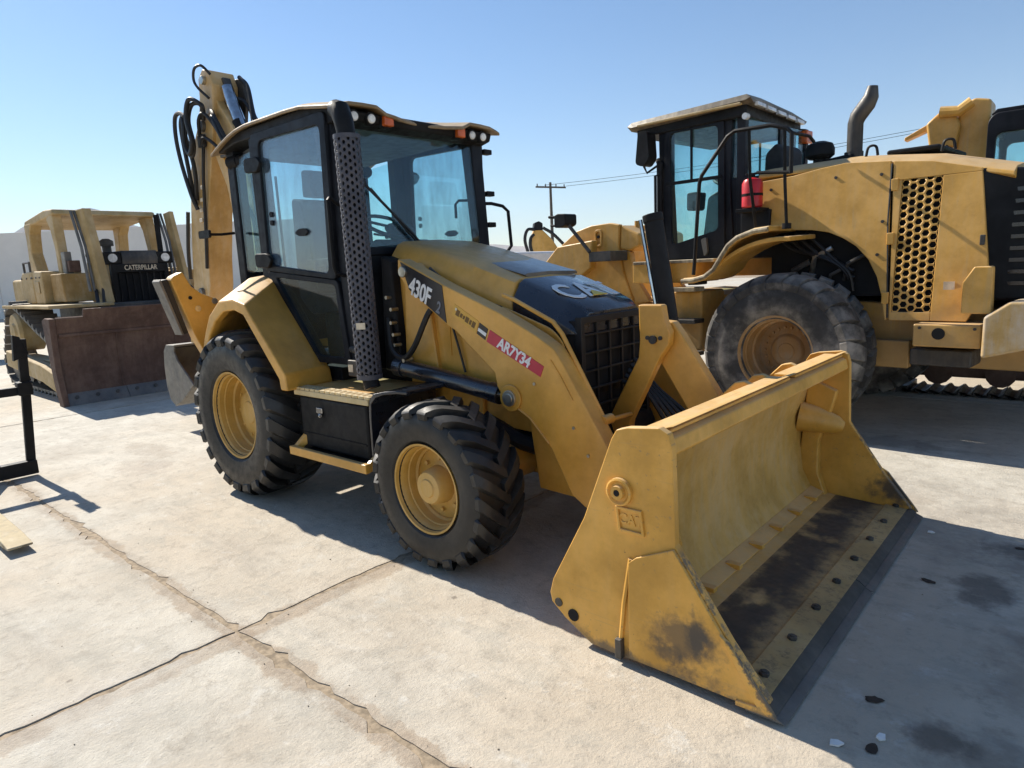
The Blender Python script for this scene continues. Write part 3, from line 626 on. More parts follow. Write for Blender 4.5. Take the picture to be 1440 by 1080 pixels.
# fenders
O = [(-.40,1.10),(-.30,1.27),(-.20,1.40),(-.02,1.51),(.20,1.525),(.37,1.49),(.47,1.38),(.63,1.22),(.82,1.02),(.83,.905)]
I = [(-.52,1.25),(-.46,1.42),(-.38,1.57),(-.25,1.69),(-.02,1.705),(.14,1.66),(.26,1.52),(.47,1.29),(.72,1.01),(.74,.905)]
Lp = [(-.335,1.09),(-.225,1.25),(-.11,1.36),(.04,1.435),(.20,1.45),(.335,1.415),(.43,1.31),(.57,1.16),(.735,.98),(.745,.905)]
for s in (-1, 1):
    mb = MB(); rs = []
    for o_, i_, l_ in zip(O, I, Lp): rs.append([(o_[0],s*1.085,o_[1]),((o_[0]*.12+i_[0]*.88),s*.71,(o_[1]*.12+i_[1]*.88)+.008),(i_[0],s*.66,i_[1]-.015),(i_[0]+(l_[0]-o_[0])*.8,s*.66,i_[1]-.09),(l_[0],s*1.03,l_[1]),(l_[0],s*1.085,l_[1])])
    mb.rings(rs); mb.build('fender', yellow, BH, .014, 3)
    # platform, tool box, step, front mud guard
    mb = MB(); mb.prism([(.755,.87),(1.60,.87),(1.60,.905),(.755,.905)], 'y', s*.955, s*.40); mb.build('platform', yellow, BH, .005)
    for k in range(14):
        x = .785+k*.060; mb = MB(); ring_prism(mb, rounded([(x,-s*-.962 if False else s*.905),(x+.052,s*.905),(x+.052,s*1.0),(x,s*1.0)], .008, 2), rounded([(x+.014,s*.925),(x+.038,s*.925),(x+.038,s*.98),(x+.014,s*.98)], .008, 2), 'z', .9055, .921); mb.build('tread_tooth', sunlit_tread, BH)
    mb = MB(); mb.prism([(.765,.865),(1.60,.865),(1.60,.904),(.765,.904)], 'y', s*1.0, s*.956); mb.build('platform_edge', sunlit_tread, BH, .006)
    mb = MB(); mb.box(.81,min(s*.99,s*.42),.505,1.57,max(s*.99,s*.42),.862); mb.build('tool_box', black, BH, .02, 3)
    mb = MB(); mb.box(1.03,s*.985,.765,1.10,s*1.005,.80); mb.cyl((1.05,s*1.0,.75),(1.09,s*1.012,.75),.014,8); mb.build('box_latch', chrome, BH, .003)
    mb = MB(); mb.box(.83,s*.99,.60,1.55,s*.996,.612); mb.build('box_seam', black, BH)
    mb = MB(); mb.box(.76,s*1.04,.455,1.63,s*1.075,.515); mb.hexa([(.76,s*1.04,.455),(.80,s*1.04,.455),(.93,s*.93,.60),(.87,s*.93,.60)],[(.76,s*1.04,.51),(.80,s*1.04,.51),(.93,s*.93,.68),(.87,s*.93,.68)]); mb.hexa([(1.59,s*1.04,.455),(1.625,s*1.04,.455),(1.625,s*.90,.50),(1.59,s*.90,.50)],[(1.59,s*1.04,.512),(1.625,s*1.04,.512),(1.625,s*.90,.60),(1.59,s*.90,.60)]); mb.build('lower_step', yellow, BH, .006)
    mb = MB(); mb.box(.84,s*1.04,.47,1.60,s*.78,.488); mb.build('step_tread', black, BH, .004)
    mb = MB(); xs = [(1.585,.50),(1.59,.80),(1.60,.90),(1.65,.945),(1.72,.96),(1.80,.965),(1.86,.96)]
    mb.rings([[(x,s*.99,z_),(x,s*(.45),z_+.01),(x+.02,s*.45,z_-.015),(x+.02,s*.99,z_-.022)] for x, z_ in xs[:4]]+[[(x,s*(.99-.45*(x-1.66)),z_),(x,s*.42,z_),(x,s*.42,z_-.02),(x,s*(.99-.45*(x-1.66)),z_-.02)] for x, z_ in xs[4:]]); mb.build('mud_guard', black_gloss, BH, .006)
mb = MB(); mb.box(-.5,-.62,.90,.80,.62,1.0); mb.build('cab_floor', black, BH, .01)

# cab frame
DO = rounded([(.085,2.715),(1.045,2.715),(1.01,1.62),(1.075,1.06),(.665,1.06),(.10,1.70)], .07, 5)
mbf = []
for s in (-1, 1):
    up_o = [(.075,2.72),(1.045,2.72),(1.02,1.635),(.095,1.725)]; up_i = rounded([(.185,2.66),(.975,2.645),(.935,1.675),(.155,1.765)], .06, 5)
    oo = rounded(up_o, .05, 5)
    mb = MB(); ring_prism(mb, oo, up_i, 'y', s*.70, s*.745); dr = mb.build('door_frame', cab_black, BH, .008)
    mb = MB(); mb.prism(up_i, 'y', s*.716, s*.724); mb.build('door_pane', pane_side, dr)
    lo_o = rounded([(.10,1.72),(1.015,1.632),(1.085,1.05),(.655,1.05)], .04, 4); lo_i = rounded([(.22,1.67),(.975,1.60),(1.02,1.10),(.69,1.10)], .04, 4)
    mb = MB(); ring_prism(mb, lo_o, lo_i, 'y', s*.695, s*.735); d2 = mb.build('lower_door_frame', cab_black, BH, .008)
    mb = MB(); mb.prism(lo_i, 'y', s*.712, s*.72); mb.build('lower_pane', pane, d2)
    for z_, x_ in ((2.50,.10),(1.80,.115)):
        mb = MB(); mb.prism(rounded([(x_-.10,z_+.055),(x_+.08,z_+.05),(x_+.14,z_),(x_+.08,z_-.06),(x_-.10,z_-.05)], .03), 'y', s*.745, s*.775); mb.build('door_hinge', black, dr, .008)
    mb = MB(); mb.prism(rounded([(.55,2.01-.035),(.60,2.0),(.68,2.0),(.72,1.975),(.68,1.95),(.60,1.95)], .01), 'y', s*.724, s*.738); mb.build('pane_latch', black, dr)
    for zz in (2.10,2.04):
        mb = MB(); mb.cyl((.245,s*.722,zz+.03),(.245,s*.735,zz+.03),.02,12); mb.build('pane_knob', black, dr)
    mb = MB(); mb.prism([(-.005,2.72),(.085,2.72),(.105,1.70),(.66,1.04),(.60,1.0),(-.0,1.62)], 'y', s*.60, s*.715); mb.build('cab_post', cab_black, BH, .01, label='post behind the door')
    mb = MB(); mb.prism([(.93,2.73),(1.055,2.73),(1.10,1.85),(1.16,.98),(1.07,.98),(1.02,1.7)], 'y', s*.60, s*.715); mb.build('cab_post', cab_black, BH, .01, label='front post beside the windscreen')
    mb = MB(); mb.prism([(-.48,2.68),(-.37,2.70),(-.37,1.1),(-.48,1.1)], 'y', s*.56, s*.66); mb.build('cab_post', cab_black, BH, .01, label='rear corner post')
    mb = MB(); mb.prism(rounded([(-.36,2.62),(-.03,2.64),(-.02,1.72),(-.36,1.72)], .04), 'y', s*.64, s*.648); mb.build('quarter_pane', pane, BH)
    # grab rail
    mb = MB(); mb.tube([(1.09,s*.72,2.12),(1.09,s*.79,2.17),(1.09,s*.80,2.15),(1.09,s*.80,1.72),(1.09,s*.79,1.68),(1.09,s*.72,1.66)] if s < 0 else [(1.02,s*.72,2.19),(1.06,s*.80,2.19),(1.13,s*.86,2.165),(1.17,s*.88,2.12),(1.19,s*.88,1.84),(1.19,s*.72,1.70)], .014, 8); mb.build('grab_rail', black, BH)
mb = MB(); mb.rings([[(1.035,-.60,2.70),(1.035,.60,2.70),(1.043,.60,2.70),(1.043,-.60,2.70)],[(1.088,-.60,1.84),(1.088,.60,1.84),(1.096,.60,1.84),(1.096,-.60,1.84)]]); mb.build('windscreen', pane, BH)
mb = MB(); mb.box(1.07,-.60,1.79,1.13,.60,1.845); mb.box(1.0,-.60,2.70,1.06,.60,2.75); mb.build('windscreen_frame', cab_black, BH, .008, kind='stuff')
mb = MB(); mb.prism([(.95,1.0),(1.16,1.0),(1.12,1.79),(.95,1.79)], 'y', -.60, .60); mb.build('cab_bulkhead', black, BH, .01)
mb = MB(); mb.box(-.45,-.56,1.75,-.44,.56,2.66); mb.build('rear_pane', pane, BH)
mb = MB(); mb.box(-.48,-.56,1.1,-.40,.56,1.74); mb.build('rear_panel', cab_black, BH, .01)
mb = MB(); mb.tube([(1.09,-.50,2.30),(1.10,-.50,2.26),(1.12,-.12,1.93),(1.13,-.06,1.86)], .011, 6); mb.tube([(1.105,-.46,2.24),(1.12,-.10,1.88)], .006, 6); mb.build('wiper', hose_m, BH)
# roof
def roof_top(x, y):
    t = min(1, max(0, (x+.50)/1.7)); z_ = 2.835
    z_ -= .13*max(0, (.05-x)/.55)**1.7 if x < .05 else 0
    fx = max(0, (x-.75)/.47)
    z_ -= fx*(.055 if abs(y) > .40 else .085)+.02*fx
    dip = 1-min(1, max(0, (abs(y)-.22)/.22)); z_ -= .022*dip*min(1, fx*2)
    e = max(0, (abs(y)-.60)/.16); z_ -= .035*e*e
    return z_
xs = [-.52,-.44,-.34,-.22,-.1,.05,.3,.6,.8,.95,1.08,1.17,1.22]; ys = [-.77,-.73,-.66,-.55,-.44,-.36,-.28,-.2,-.1,0,.1,.2,.28,.36,.44,.55,.66,.73,.77]
def roof_x(x, y): return x-(.07*(1-min(1, abs(y)/.30)) if x > 1.0 else 0)
mb = MB(); R1 = [[mb.bm.verts.new((roof_x(x,y),y,roof_top(x,y))) for y in ys] for x in xs]
R2 = [[mb.bm.verts.new((roof_x(x,y),y,roof_top(x,y)-.026)) for y in ys] for x in xs]
for i in range(len(xs)-1):
    for j in range(len(ys)-1): mb.face([R1[i][j],R1[i][j+1],R1[i+1][j+1],R1[i+1][j]]); mb.face([R2[i][j],R2[i+1][j],R2[i+1][j+1],R2[i][j+1]])
for j in range(len(ys)-1): mb.face([R1[0][j],R2[0][j],R2[0][j+1],R1[0][j+1]]); mb.face([R1[-1][j],R1[-1][j+1],R2[-1][j+1],R2[-1][j]])
for i in range(len(xs)-1): mb.face([R1[i][0],R1[i+1][0],R2[i+1][0],R2[i][0]]); mb.face([R1[i][-1],R2[i][-1],R2[i+1][-1],R1[i+1][-1]])
mb.build('roof', roof_p, BH, .010)
mb = MB(); mb.prism([(-.47,2.66),(-.44,2.725),(-.2,2.775),(.8,2.785),(1.02,2.755),(1.17,2.715),(1.15,2.655),(1.04,2.63),(.9,2.70),(-.2,2.70)], 'y', -.725, .725); mb.build('roof_underside', black, BH, .012)
mb = MB(); mb.prism([(-.42,2.63),(.90,2.66),(.90,2.695),(-.42,2.695)], 'y', -.57, .57); mb.build('headliner', liner, BH, .01)
for y, nm, mt, rr in ((-.60,'work_light',lens,.034),(-.46,'work_light',lens,.034),(.50,'work_light',lens,.034),(.62,'work_light',lens,.034),(-.33,'turn_lamp',amber,.04),(.36,'turn_lamp',amber,.04)):
    mb = MB(); mb.cyl((1.08,y,2.69),(1.17,y,2.68),rr+.012,16); hs = mb.build('lamp_housing', black, BH, .005)
    mb = MB()
    if mt is amber: mb.box(1.16,y-.040,2.645,1.20,y+.040,2.712)
    else: mb.tube([(1.168,y,2.68),(1.185,y,2.678)], [rr,rr*.8], 16)
    mb.build(nm, mt, hs, .008)
for s in (-1,1):
    for dx_ in (0,.11):
        mb = MB(); mb.cyl((-.30-dx_*.4,s*(.60+dx_*.2),2.60),(-.40-dx_*.4,s*(.63+dx_*.2),2.59),.052,14); mb.build('rear_work_light', black, BH, .008)
    mb = MB(); mb.tube([(-.40,s*.70,2.04),(-.42,s*.80,2.03),(-.44,s*.92,2.03)], .012, 6); mb.prism(rounded([(-.52,2.0),(-.34,2.0),(-.34,2.06),(-.52,2.06)], .02), 'y', s*.92, s*.94); mb.build('rear_mirror', black, BH)
mb = MB(); mb.tube([(-.30,-.50,2.80),(-.31,-.50,3.06),(-.325,-.50,3.20)], .006, 6); mb.build('antenna', steel_dark, BH)
# far-side latch and mirror stubs seen on the right-hand post
for z_, a in ((2.27,.76),(2.60,.75),(2.02,.76)):
    mb = MB(); mb.box(1.0,a,z_-.02,1.06,a+.09,z_+.02); mb.build('post_bracket', black, BH, .006)
mb = MB(); mb.tube([(.95,.66,2.22),(.90,.58,2.22),(.88,.56,2.19),(.88,.56,2.08)], .012, 6); mb.build('inner_latch', black, BH)
# intake / exhaust stack with its perforated guard
sx, sy = 1.425, -.835
mb = MB(); mb.tube([(sx+.02,sy,.94),(sx,sy,1.0),(sx-.03,sy,2.52)], .052, 18); mb.tube([(sx-.03,sy,2.50),(sx-.045,sy,2.58),(sx-.09,sy+.01,2.655),(sx-.14,sy+.02,2.67)], [.055,.06,.062,.058], 18); st = mb.build('exhaust_stack', black, BH)
def gmap(u, v):
    a = math.radians(-165+250*u); z_ = 1.02+v*1.47; return (sx-.032*(z_-1.0)/1.5*1.0+.078*math.cos(a), sy+.078*math.sin(a), z_)
mb = MB(); perforated(mb, 12, 34, gmap, .50); mb.build('exhaust_guard', guard_p, BH, thick=.004)
for sgn in (0., 1.):
    mb = MB(); p0, p1 = Vector(gmap(sgn,0)), Vector(gmap(sgn,1)); mb.beam([p0,p1], .012, .014); mb.build('guard_edge', guard_p, BH)
mb = MB(); mb.tube([(sx,sy,1.0),(sx,sy,1.03)], .082, 20); mb.tube([(sx-.03,sy,2.475),(sx-.03,sy,2.50)], .082, 20); mb.build('guard_collar', guard_p, BH, kind='stuff')
mb = MB(); mb.prism([(-.028,1.325),(.028,1.325),(.028,1.365),(-.028,1.365)], 'x', 0, .002); mb.xform(Matrix.Translation((sx+.055,sy-.078,0)) @ Matrix.Rotation(math.radians(-48),4,'Z')); mb.build('guard_label', cream, BH)
# interior
mb = MB(); mb.prism(rounded([(-.10,1.35),(.50,1.38),(.52,1.50),(.04,1.52),(-.10,2.28),(-.24,2.32),(-.26,1.5)], .05, 4), 'y', -.26, .26); seat = mb.build('operator_seat', seat_m, BH, .04, 3)
mb = MB(); mb.prism(rounded([(-.25,2.33),(-.10,2.31),(-.13,2.54),(-.24,2.55)], .03), 'y', -.14, .14); mb.build('headrest', seat_m, seat, .02)
mb = MB(); mb.prism(rounded([(.05,1.72),(.45,1.74),(.45,1.80),(.05,1.80)], .02), 'y', -.36, -.29); mb.build('armrest', seat_m, seat, .01)
mb = MB(); mb.box(.0,-.2,1.0,.5,.2,1.36); mb.build('seat_base', dash_m, BH, .02)
mb = MB(); mb.prism(rounded([(.78,1.0),(1.05,1.0),(1.07,1.86),(.86,1.92),(.74,1.80)], .05), 'y', -.30, .24); mb.build('dash_console', dash_m, BH, .03)
mb = MB(); mb.prism(rounded([(.10,1.0),(.80,1.0),(.86,1.45),(.72,1.80),(.30,1.74),(.14,1.6)], .06), 'y', .36, .58); mb.build('side_console', dash_m, BH, .03)
tilt = Matrix.Translation((.70,.0,2.02)) @ Matrix.Rotation(math.radians(-62), 4, 'Y')
mb = MB(); mb.tube([tilt @ Vector((.0+.0,.20*math.cos(2*PI*k/28),.20*math.sin(2*PI*k/28))) for k in range(29)], .015, 8, False)
for k in range(3): a = 2*PI*k/3+.5; mb.tube([tilt @ Vector((.0,0,0)), tilt @ Vector((0,.19*math.cos(a),.19*math.sin(a)))], .012, 6)
mb.build('steering_wheel', dash_m, BH)
mb = MB(); mb.cyl(tilt @ Vector((0,0,0)), (.90,0,1.75), .04, 12); mb.build('steering_column', dash_m, BH)
for (x, y, z_) in ((.50,-.34,1.80),(.72,-.30,1.98)):
    mb = MB(); mb.tube([(x,y,1.2),(x+.03,y,z_)], .01, 6); mb.ball((x+.03,y,z_+.02), .03); mb.build('control_lever', black, BH)
mb = MB(); mb.tube(spline([(1.28,-.53,1.36),(1.33,-.56,1.16),(1.45,-.57,1.10),(1.58,-.58,1.18),(1.72,-.56,1.40),(1.80,-.53,1.46)], 6), .020, 8); mb.build('tower_hose', hose_m, BH)
mb = MB(); mb.tube(spline([(1.80,-.47,1.42),(1.88,-.475,1.2),(1.93,-.47,1.02)], 5), .008, 6); mb.build('side_cable', hose_m, BH)
mb = MB(); mb.prism([(1.18,.99),(1.36,.99),(1.33,1.75),(1.22,1.78)], 'y', -.52, .50); mb.build('engine_firewall', black, BH, .02)
for k, (x, z_) in enumerate(((1.33,1.33),(1.345,1.25),(1.35,1.18),(1.34,1.42),(1.30,1.5))):
    mb = MB(); mb.cyl((x,-.50,z_),(x,-.56,z_),.013,8); mb.build('valve_fitting', fitting, BH)
mb = MB(); mb.box(1.14,-.80,.99,1.24,-.70,1.10); mb.cyl((1.06,-.70,1.16),(1.2,-.76,1.16),.025,8); mb.build('door_latch_gear', steel_dark, BH, .008)
mb = MB(); mb.box(1.15,-.803,1.02,1.20,-.801,1.07); mb.build('warning_label', cream, BH)

# rear frame, stabilisers, boom, stick, bucket
mb = MB(); mb.box(-1.06,-.62,.55,-.84,.62,1.12); mb.box(-.84,-.34,.60,-.62,.34,.98); mb.build('rear_frame', yellow, BH, .015)
for s in (-1, 1):
    poly = [(s*a, b) for a, b in ((-1.045,1.69),(-1.02,1.72),(-.94,1.755),(-.88,1.63),(-.80,1.565),(-.68,1.515),(-.645,1.45),(-.56,1.0),(-.62,.84),(-.76,.88),(-.90,1.20))]
    mb = MB(); mb.prism(poly, 'x', -1.02, -.90); sl = mb.build('stabiliser', yellow, BH, .010)
    for (y, z_, rr, mt) in ((-.905,1.535,.016,dark_in),(-.735,1.385,.014,dark_in),(-.85,1.44,.026,fitting),(-.70,1.495,.026,fitting)):
        mb = MB(); mb.cyl((-.915,s*-y*-1 if False else (y if s < 0 else -y),z_),(-.894,(y if s < 0 else -y),z_),rr,12); mb.build('stabiliser_pin' if mt is fitting else 'pin_hole', mt, sl)
    mb = MB(); mb.prism([(s*a, b) for a, b in ((-1.115,1.69),(-1.06,1.70),(-.945,1.24),(-.985,1.225))], 'x', -1.05, -.92); mb.build('street_pad', hose_m, sl, .008)
    mb = MB(); mb.prism([(s*a, b) for a, b in ((-1.135,1.68),(-1.118,1.70),(-.988,1.228),(-1.005,1.225))], 'x', -1.06, -.912); mb.build('pad_plate', steel_worn, sl, .004)
mb = MB(); mb.prism([(-1.06,.62),(-1.06,1.12),(-1.30,1.10),(-1.42,.92),(-1.30,.66)], 'y', -.17, .17); mb.build('swing_post', yellow, BH, .015)
BM = [(-1.96,3.27),(-1.86,3.42),(-1.68,3.42),(-1.40,3.10),(-1.24,2.74),(-1.17,2.40),(-1.18,2.0),(-1.12,1.55),(-1.06,1.1),(-1.14,.92),(-1.30,.95),(-1.40,1.4),(-1.52,1.9),(-1.58,2.3),(-1.64,2.58),(-1.76,2.80),(-1.90,3.08)]
mb = MB(); mb.prism(BM, 'y', -.095, .095); boom = mb.build('boom', boom_p, BH, .012)
mb = MB(); mb.tube([(-1.30,-.10,2.90),(-1.28,-.10,2.55),(-1.36,-.10,2.40),(-1.5,-.10,2.62),(-1.62,-.10,2.85)], .010, 6); mb.build('boom_stiffener', yellow, boom)
SK = [(-1.90,3.62),(-1.80,3.69),(-1.68,3.66),(-1.62,3.52),(-1.66,3.30),(-1.78,2.95),(-1.90,2.66),(-2.02,2.35),(-2.14,1.9),(-2.18,1.62),(-2.26,1.44),(-2.46,1.42),(-2.58,1.60),(-2.52,1.95),(-2.42,2.40),(-2.32,2.78),(-2.16,3.05),(-1.98,3.26),(-1.92,3.45)]
mb = MB()
mb.prism(SK, 'y', -.13, .13); stick = mb.build('stick', boom_p, BH, .012)
for z_ in (2.62,2.50,2.40,2.30):
    xx = -2.0-(2.62-z_)*.35; mb = MB(); mb.box(xx-.10,-.145,z_-.025,xx-.04,-.131,z_+.012); mb.build('hose_clamp', cream, stick, .004)
for (x, z_, r_p) in ((-1.90,3.18,.055),(-1.77,3.58,.04),(-2.36,1.55,.05)):
    mb = MB(); mb.cyl((x,-.165,z_),(x,.165,z_),r_p,16); mb.build('stick_pin', fitting if r_p < .05 else steel_worn, stick, .005)
mb = MB(); mb.tube([(-1.60,.0,3.50),(-1.40,.0,3.10)], .060, 16); mb.tube([(-1.75,.0,3.60),(-1.58,.0,3.48)], .03, 10); cy = mb.build('stick_cylinder', chrome, BH, .004)
mb = MB(); mb.tube([(-1.44,.0,3.16),(-1.22,.0,2.72)], .068, 16); mb.build('stick_cylinder_barrel', black, BH, .005)
mb = MB(); mb.prism([(-1.72,3.62),(-1.56,3.60),(-1.50,3.40),(-1.58,3.14),(-1.70,3.10),(-1.72,3.36)], 'y', .132, .165); mb.prism([(-1.74,3.58),(-1.62,3.60),(-1.50,3.30),(-1.56,3.16),(-1.66,3.30)], 'y', -.02, .06); mb.build('cylinder_bracket', steel_dark, BH, .006, kind='stuff')
HS = [[(-1.85,-.16,3.24),(-1.74,-.20,3.34),(-1.86,-.24,3.36),(-1.93,-.26,3.22),(-1.90,-.25,3.0),(-1.97,-.25,2.89),(-2.06,-.25,3.0),(-2.05,-.25,3.18),(-2.10,-.24,3.26),(-2.14,-.22,3.16),(-2.10,-.18,2.8),(-2.2,-.15,2.5)],
      [(-1.80,-.17,3.22),(-1.70,-.22,3.32),(-1.84,-.27,3.40),(-1.91,-.29,3.24),(-1.87,-.28,3.02),(-1.95,-.28,2.91),(-2.03,-.28,3.02),(-2.03,-.27,3.20),(-2.08,-.25,3.28),(-2.2,-.22,3.18),(-2.19,-.2,2.8),(-2.24,-.15,2.45)],
      [(-1.98,-.27,3.27),(-2.10,-.27,3.32),(-2.20,-.27,3.28),(-2.25,-.26,3.10),(-2.24,-.24,2.85),(-2.20,-.2,2.55),(-2.18,-.16,2.40)],
      [(-1.68,-.15,3.40),(-1.77,-.20,3.50),(-1.80,-.22,3.58),(-1.76,-.22,3.67),(-1.66,-.2,3.68),(-1.60,-.15,3.60)],
      [(-1.60,.14,3.62),(-1.46,.14,3.50),(-1.36,.12,3.22),(-1.20,.10,3.10),(-1.10,.08,2.96)],
      [(-1.72,-.12,3.30),(-1.60,-.16,3.22),(-1.48,-.16,3.06),(-1.40,-.13,2.90),(-1.30,-.12,2.80)],
      [(-1.70,-.13,3.24),(-1.58,-.18,3.17),(-1.46,-.17,2.98),(-1.36,-.13,2.82)],
      [(-1.25,-.11,2.35),(-1.14,-.12,2.2),(-1.13,-.12,1.8),(-1.1,-.12,1.4)],
      [(-2.44,-.15,2.4),(-2.55,-.15,2.0),(-2.60,-.14,1.7)]]
for k, h in enumerate(HS):
    mb = MB(); mb.tube(spline(h, 7), .021 if k != 3 else .013, 8); mb.build('boom_hose', hose_m, BH)
for y_ in (-.12,.12):
    mb = MB(); mb.tube([(-1.09,y_,2.62),(-1.08,y_,1.5),(-1.0,y_,1.2)], .014, 6); mb.build('boom_pipe', steel_dark, BH)
mb = MB(); mb.box(-1.98,-.175,2.98,-1.86,-.135,3.10); mb.box(-1.62,-.14,2.84,-1.50,-.10,2.96); mb.build('hose_manifold', steel_dark, BH, .008, kind='stuff')
for k, h in enumerate(([(-1.92,-.17,3.08),(-1.84,-.20,3.22),(-1.72,-.20,3.26),(-1.60,-.16,3.12),(-1.52,-.12,2.94)], [(-1.90,-.17,3.0),(-1.80,-.19,3.05),(-1.66,-.17,2.98),(-1.56,-.12,2.86)], [(-1.60,.0,3.42),(-1.46,.09,3.36),(-1.34,.11,3.16),(-1.26,.10,2.98)], [(-1.88,-.16,3.02),(-1.96,-.165,2.7),(-2.06,-.15,2.3),(-2.16,-.15,1.8)])):
    mb = MB(); mb.tube(spline(h, 7), .017, 8); mb.build('boom_hose', hose_m, BH)
# backhoe bucket
BP = [(-2.86,.98),(-3.08,.975),(-3.16,.90),(-3.20,.70),(-3.20,.48),(-3.14,.33),(-3.02,.265),(-2.80,.36),(-2.48,.555)]
BI = [(x+(.025 if x < -2.9 else .008), z_+.02) for x, z_ in BP]; BI[0] = (-2.86,.955); BI[1] = (-3.07,.95)
mb = MB(); mb.prism(BP+BI[::-1], 'y', -.29, .29); bk = mb.build('backhoe_bucket', steel_worn, BH, .004)
for s in (-1, 1):
    mb = MB(); mb.prism(BP+[(-2.62,.66),(-2.82,.80),(-2.88,.90)], 'y', s*.291, s*.312); mb.build('side_wall', steel_worn, bk, .005)
for k in range(5):
    y = -.25+.125*k; mb = MB(); mb.hexa([(-2.56,y-.03,.50),(-2.52,y-.03,.545),(-2.52,y+.03,.545),(-2.56,y+.03,.50)],[(-2.38,y-.022,.595),(-2.38,y-.022,.605),(-2.38,y+.022,.605),(-2.38,y+.022,.595)]); mb.build('bucket_tooth', steel_worn, bk, .003)
mb = MB(); mb.prism([(-2.95,.97),(-2.80,.97),(-2.60,1.12),(-2.30,1.50),(-2.42,1.56),(-2.74,1.22),(-2.95,1.10)], 'y', -.08, .08); mb.build('bucket_link', yellow, BH, .01)

# ------------------------------------------------------------------ big wheel loader on the right (local x = its forward, local +y = side towards the camera)
BH['label'] = 'yellow and black backhoe loader numbered 430F in front, its wide bucket on the ground'
WLr = thing('wheel_loader', 'large dusty yellow wheel loader behind the backhoe loader, with a perforated engine door', 'wheel loader', (2.823,4.155,0), 175)
wt = tyre_mesh(.745, .57, .345, 26, .035, .10, .058, style='block', mat=rubber_d)
for x in (0, 3.35):
    for s in (-1, 1):
        wheel(WLr, (x+.03, s*1.09, .745), .745, .57, wt, .365, s, .30, .15, .06, rim_wl, 22, 'wheel', .225)
mb = MB(); mb.tube([(0,-1.0,.8),(0,-.4,.8),(0,-.2,.8),(0,.2,.8),(0,.4,.8),(0,1.0,.8)], [.17,.2,.3,.3,.2,.17], 16); mb.build('rear_axle', yellow_wl, WLr)
mb = MB(); mb.tube([(3.35,-1.0,.8),(3.35,-.4,.8),(3.35,0,.8),(3.35,.4,.8),(3.35,1.0,.8)], [.17,.2,.3,.2,.17], 16); mb.build('front_axle', yellow_wl, WLr)
mb = MB(); mb.prism([(1.6,.62),(1.6,1.3),(-1.9,1.12),(-1.9,.62)], 'y', -.62, .62); mb.build('rear_frame', yellow_wl, WLr, .02)
mb = MB(); mb.prism([(-.50,.60),(-.92,.60),(-.92,.85),(-.50,.85)], 'y', .62, .72); mb.build('axle_stop', yellow_wl, WLr, .015)
mb = MB(); mb.box(.35,-.74,1.25,-1.35,.74,2.3); mb.build('engine_bay', dark_in, WLr)
for k, (x, z, r) in enumerate(((-.05,1.62,.05),(-.2,1.45,.035),(.15,1.5,.06),(-.35,1.55,.04))):
    mb = MB(); mb.tube([(x,.74,z-.15),(x-.05,.80,z),(x-.2,.78,z+.08)], r*.5, 8); mb.build('engine_pipe', fitting if k == 0 else steel_dark, WLr)
def sy_(z): return 1.03-.155*max(0,(z-1.06))/1.3
def side_panel(name, pts, mat, t=.03, **k):
    for s in (-1, 1):
        mb = MB(); mb.prism(pts, 'y', [s*sy_(z) for x, z in pts], [s*(sy_(z)-t) for x, z in pts]); o = mb.build(name, mat, WLr, .006, **k)
    return o
arch = [(-.80,1.06),(-.765,1.25),(-.71,1.43),(-.63,1.58),(-.52,1.70),(-.40,1.78),(-.27,1.84),(-.12,1.87),(.03,1.88),(.27,1.90)]
side_panel('hood_side_panel', [(.40,1.92),(.40,2.37),(.10,2.385),(-.15,2.42),(-.37,2.44),(-.745,2.405),(-.815,1.06)]+arch, yellow_wl)
hx0, hx1, hz0, hz1 = -.845, -1.145, 1.13, 2.235
side_panel('engine_door', [(-.765,2.40),(-1.06,2.36),(-1.41,2.26),(-1.41,hz1),(-.773,hz1)], yellow_wl)
side_panel('engine_door', [(hx1,hz1),(-1.413,hz1),(-1.515,1.48),(-1.50,1.25),(-1.40,1.06),(hx1,1.06)], yellow_wl)
side_panel('engine_door', [(-.773,hz1),(hx0,hz1),(hx0,hz0),(hx1,hz0),(hx1,1.06),(-.835,1.06)], yellow_wl)
for s in (-1, 1):
    mb = MB(); perforated(mb, 5, 17, lambda u, v: (hx0+(hx1-hx0)*u, s*(sy_(hz0+(hz1-hz0)*v)-.006), hz0+(hz1-hz0)*v), .70); mb.build('perforated_screen', yellow_wl, WLr, thick=.004)
    mb = MB(); mb.box(hx1-.05,s*.80,hz0-.03,hx0+.05,s*.81,hz1+.03); mb.build('screen_backing', dark_in, WLr)
# hood top, rounded shoulder
def htop(x): return 2.44-.075*max(0,(-.40-x))/.65-.10*max(0,(-1.05-x))/.35*.55
rs = []
for x in (.45,.10,-.15,-.37,-.60,-.765,-1.06,-1.41,-1.62):
    zt = htop(x)-.005; w = sy_(zt)-.012
    L = [(x,-w+.06,zt-.05),(x,-w,zt-.03),(x,-w+.01,zt-.0),(x,-w+.10,zt+.05),(x,-.5,zt+.09),(x,0,zt+.10)]
    rs.append(L+[(a,-b,c) for a, b, c in L[-2::-1]])
mb = MB(); mb.rings(rs); mb.build('hood_top', yellow_wl, WLr, .01)
mb = MB(); mb.prism([(-.58,-.48),(-1.0,-.45),(-1.0,.45),(-.58,.48)], 'z', 2.50, 2.545); mb.build('hood_grate', black, WLr, .02)
mb = MB(); mb.prism([(.46,2.30),(.40,2.46),(.05,2.55),(-.25,2.58),(-.30,2.52)], 'y', -.40, .40); mb.build('hood_cover', black, WLr, .02)
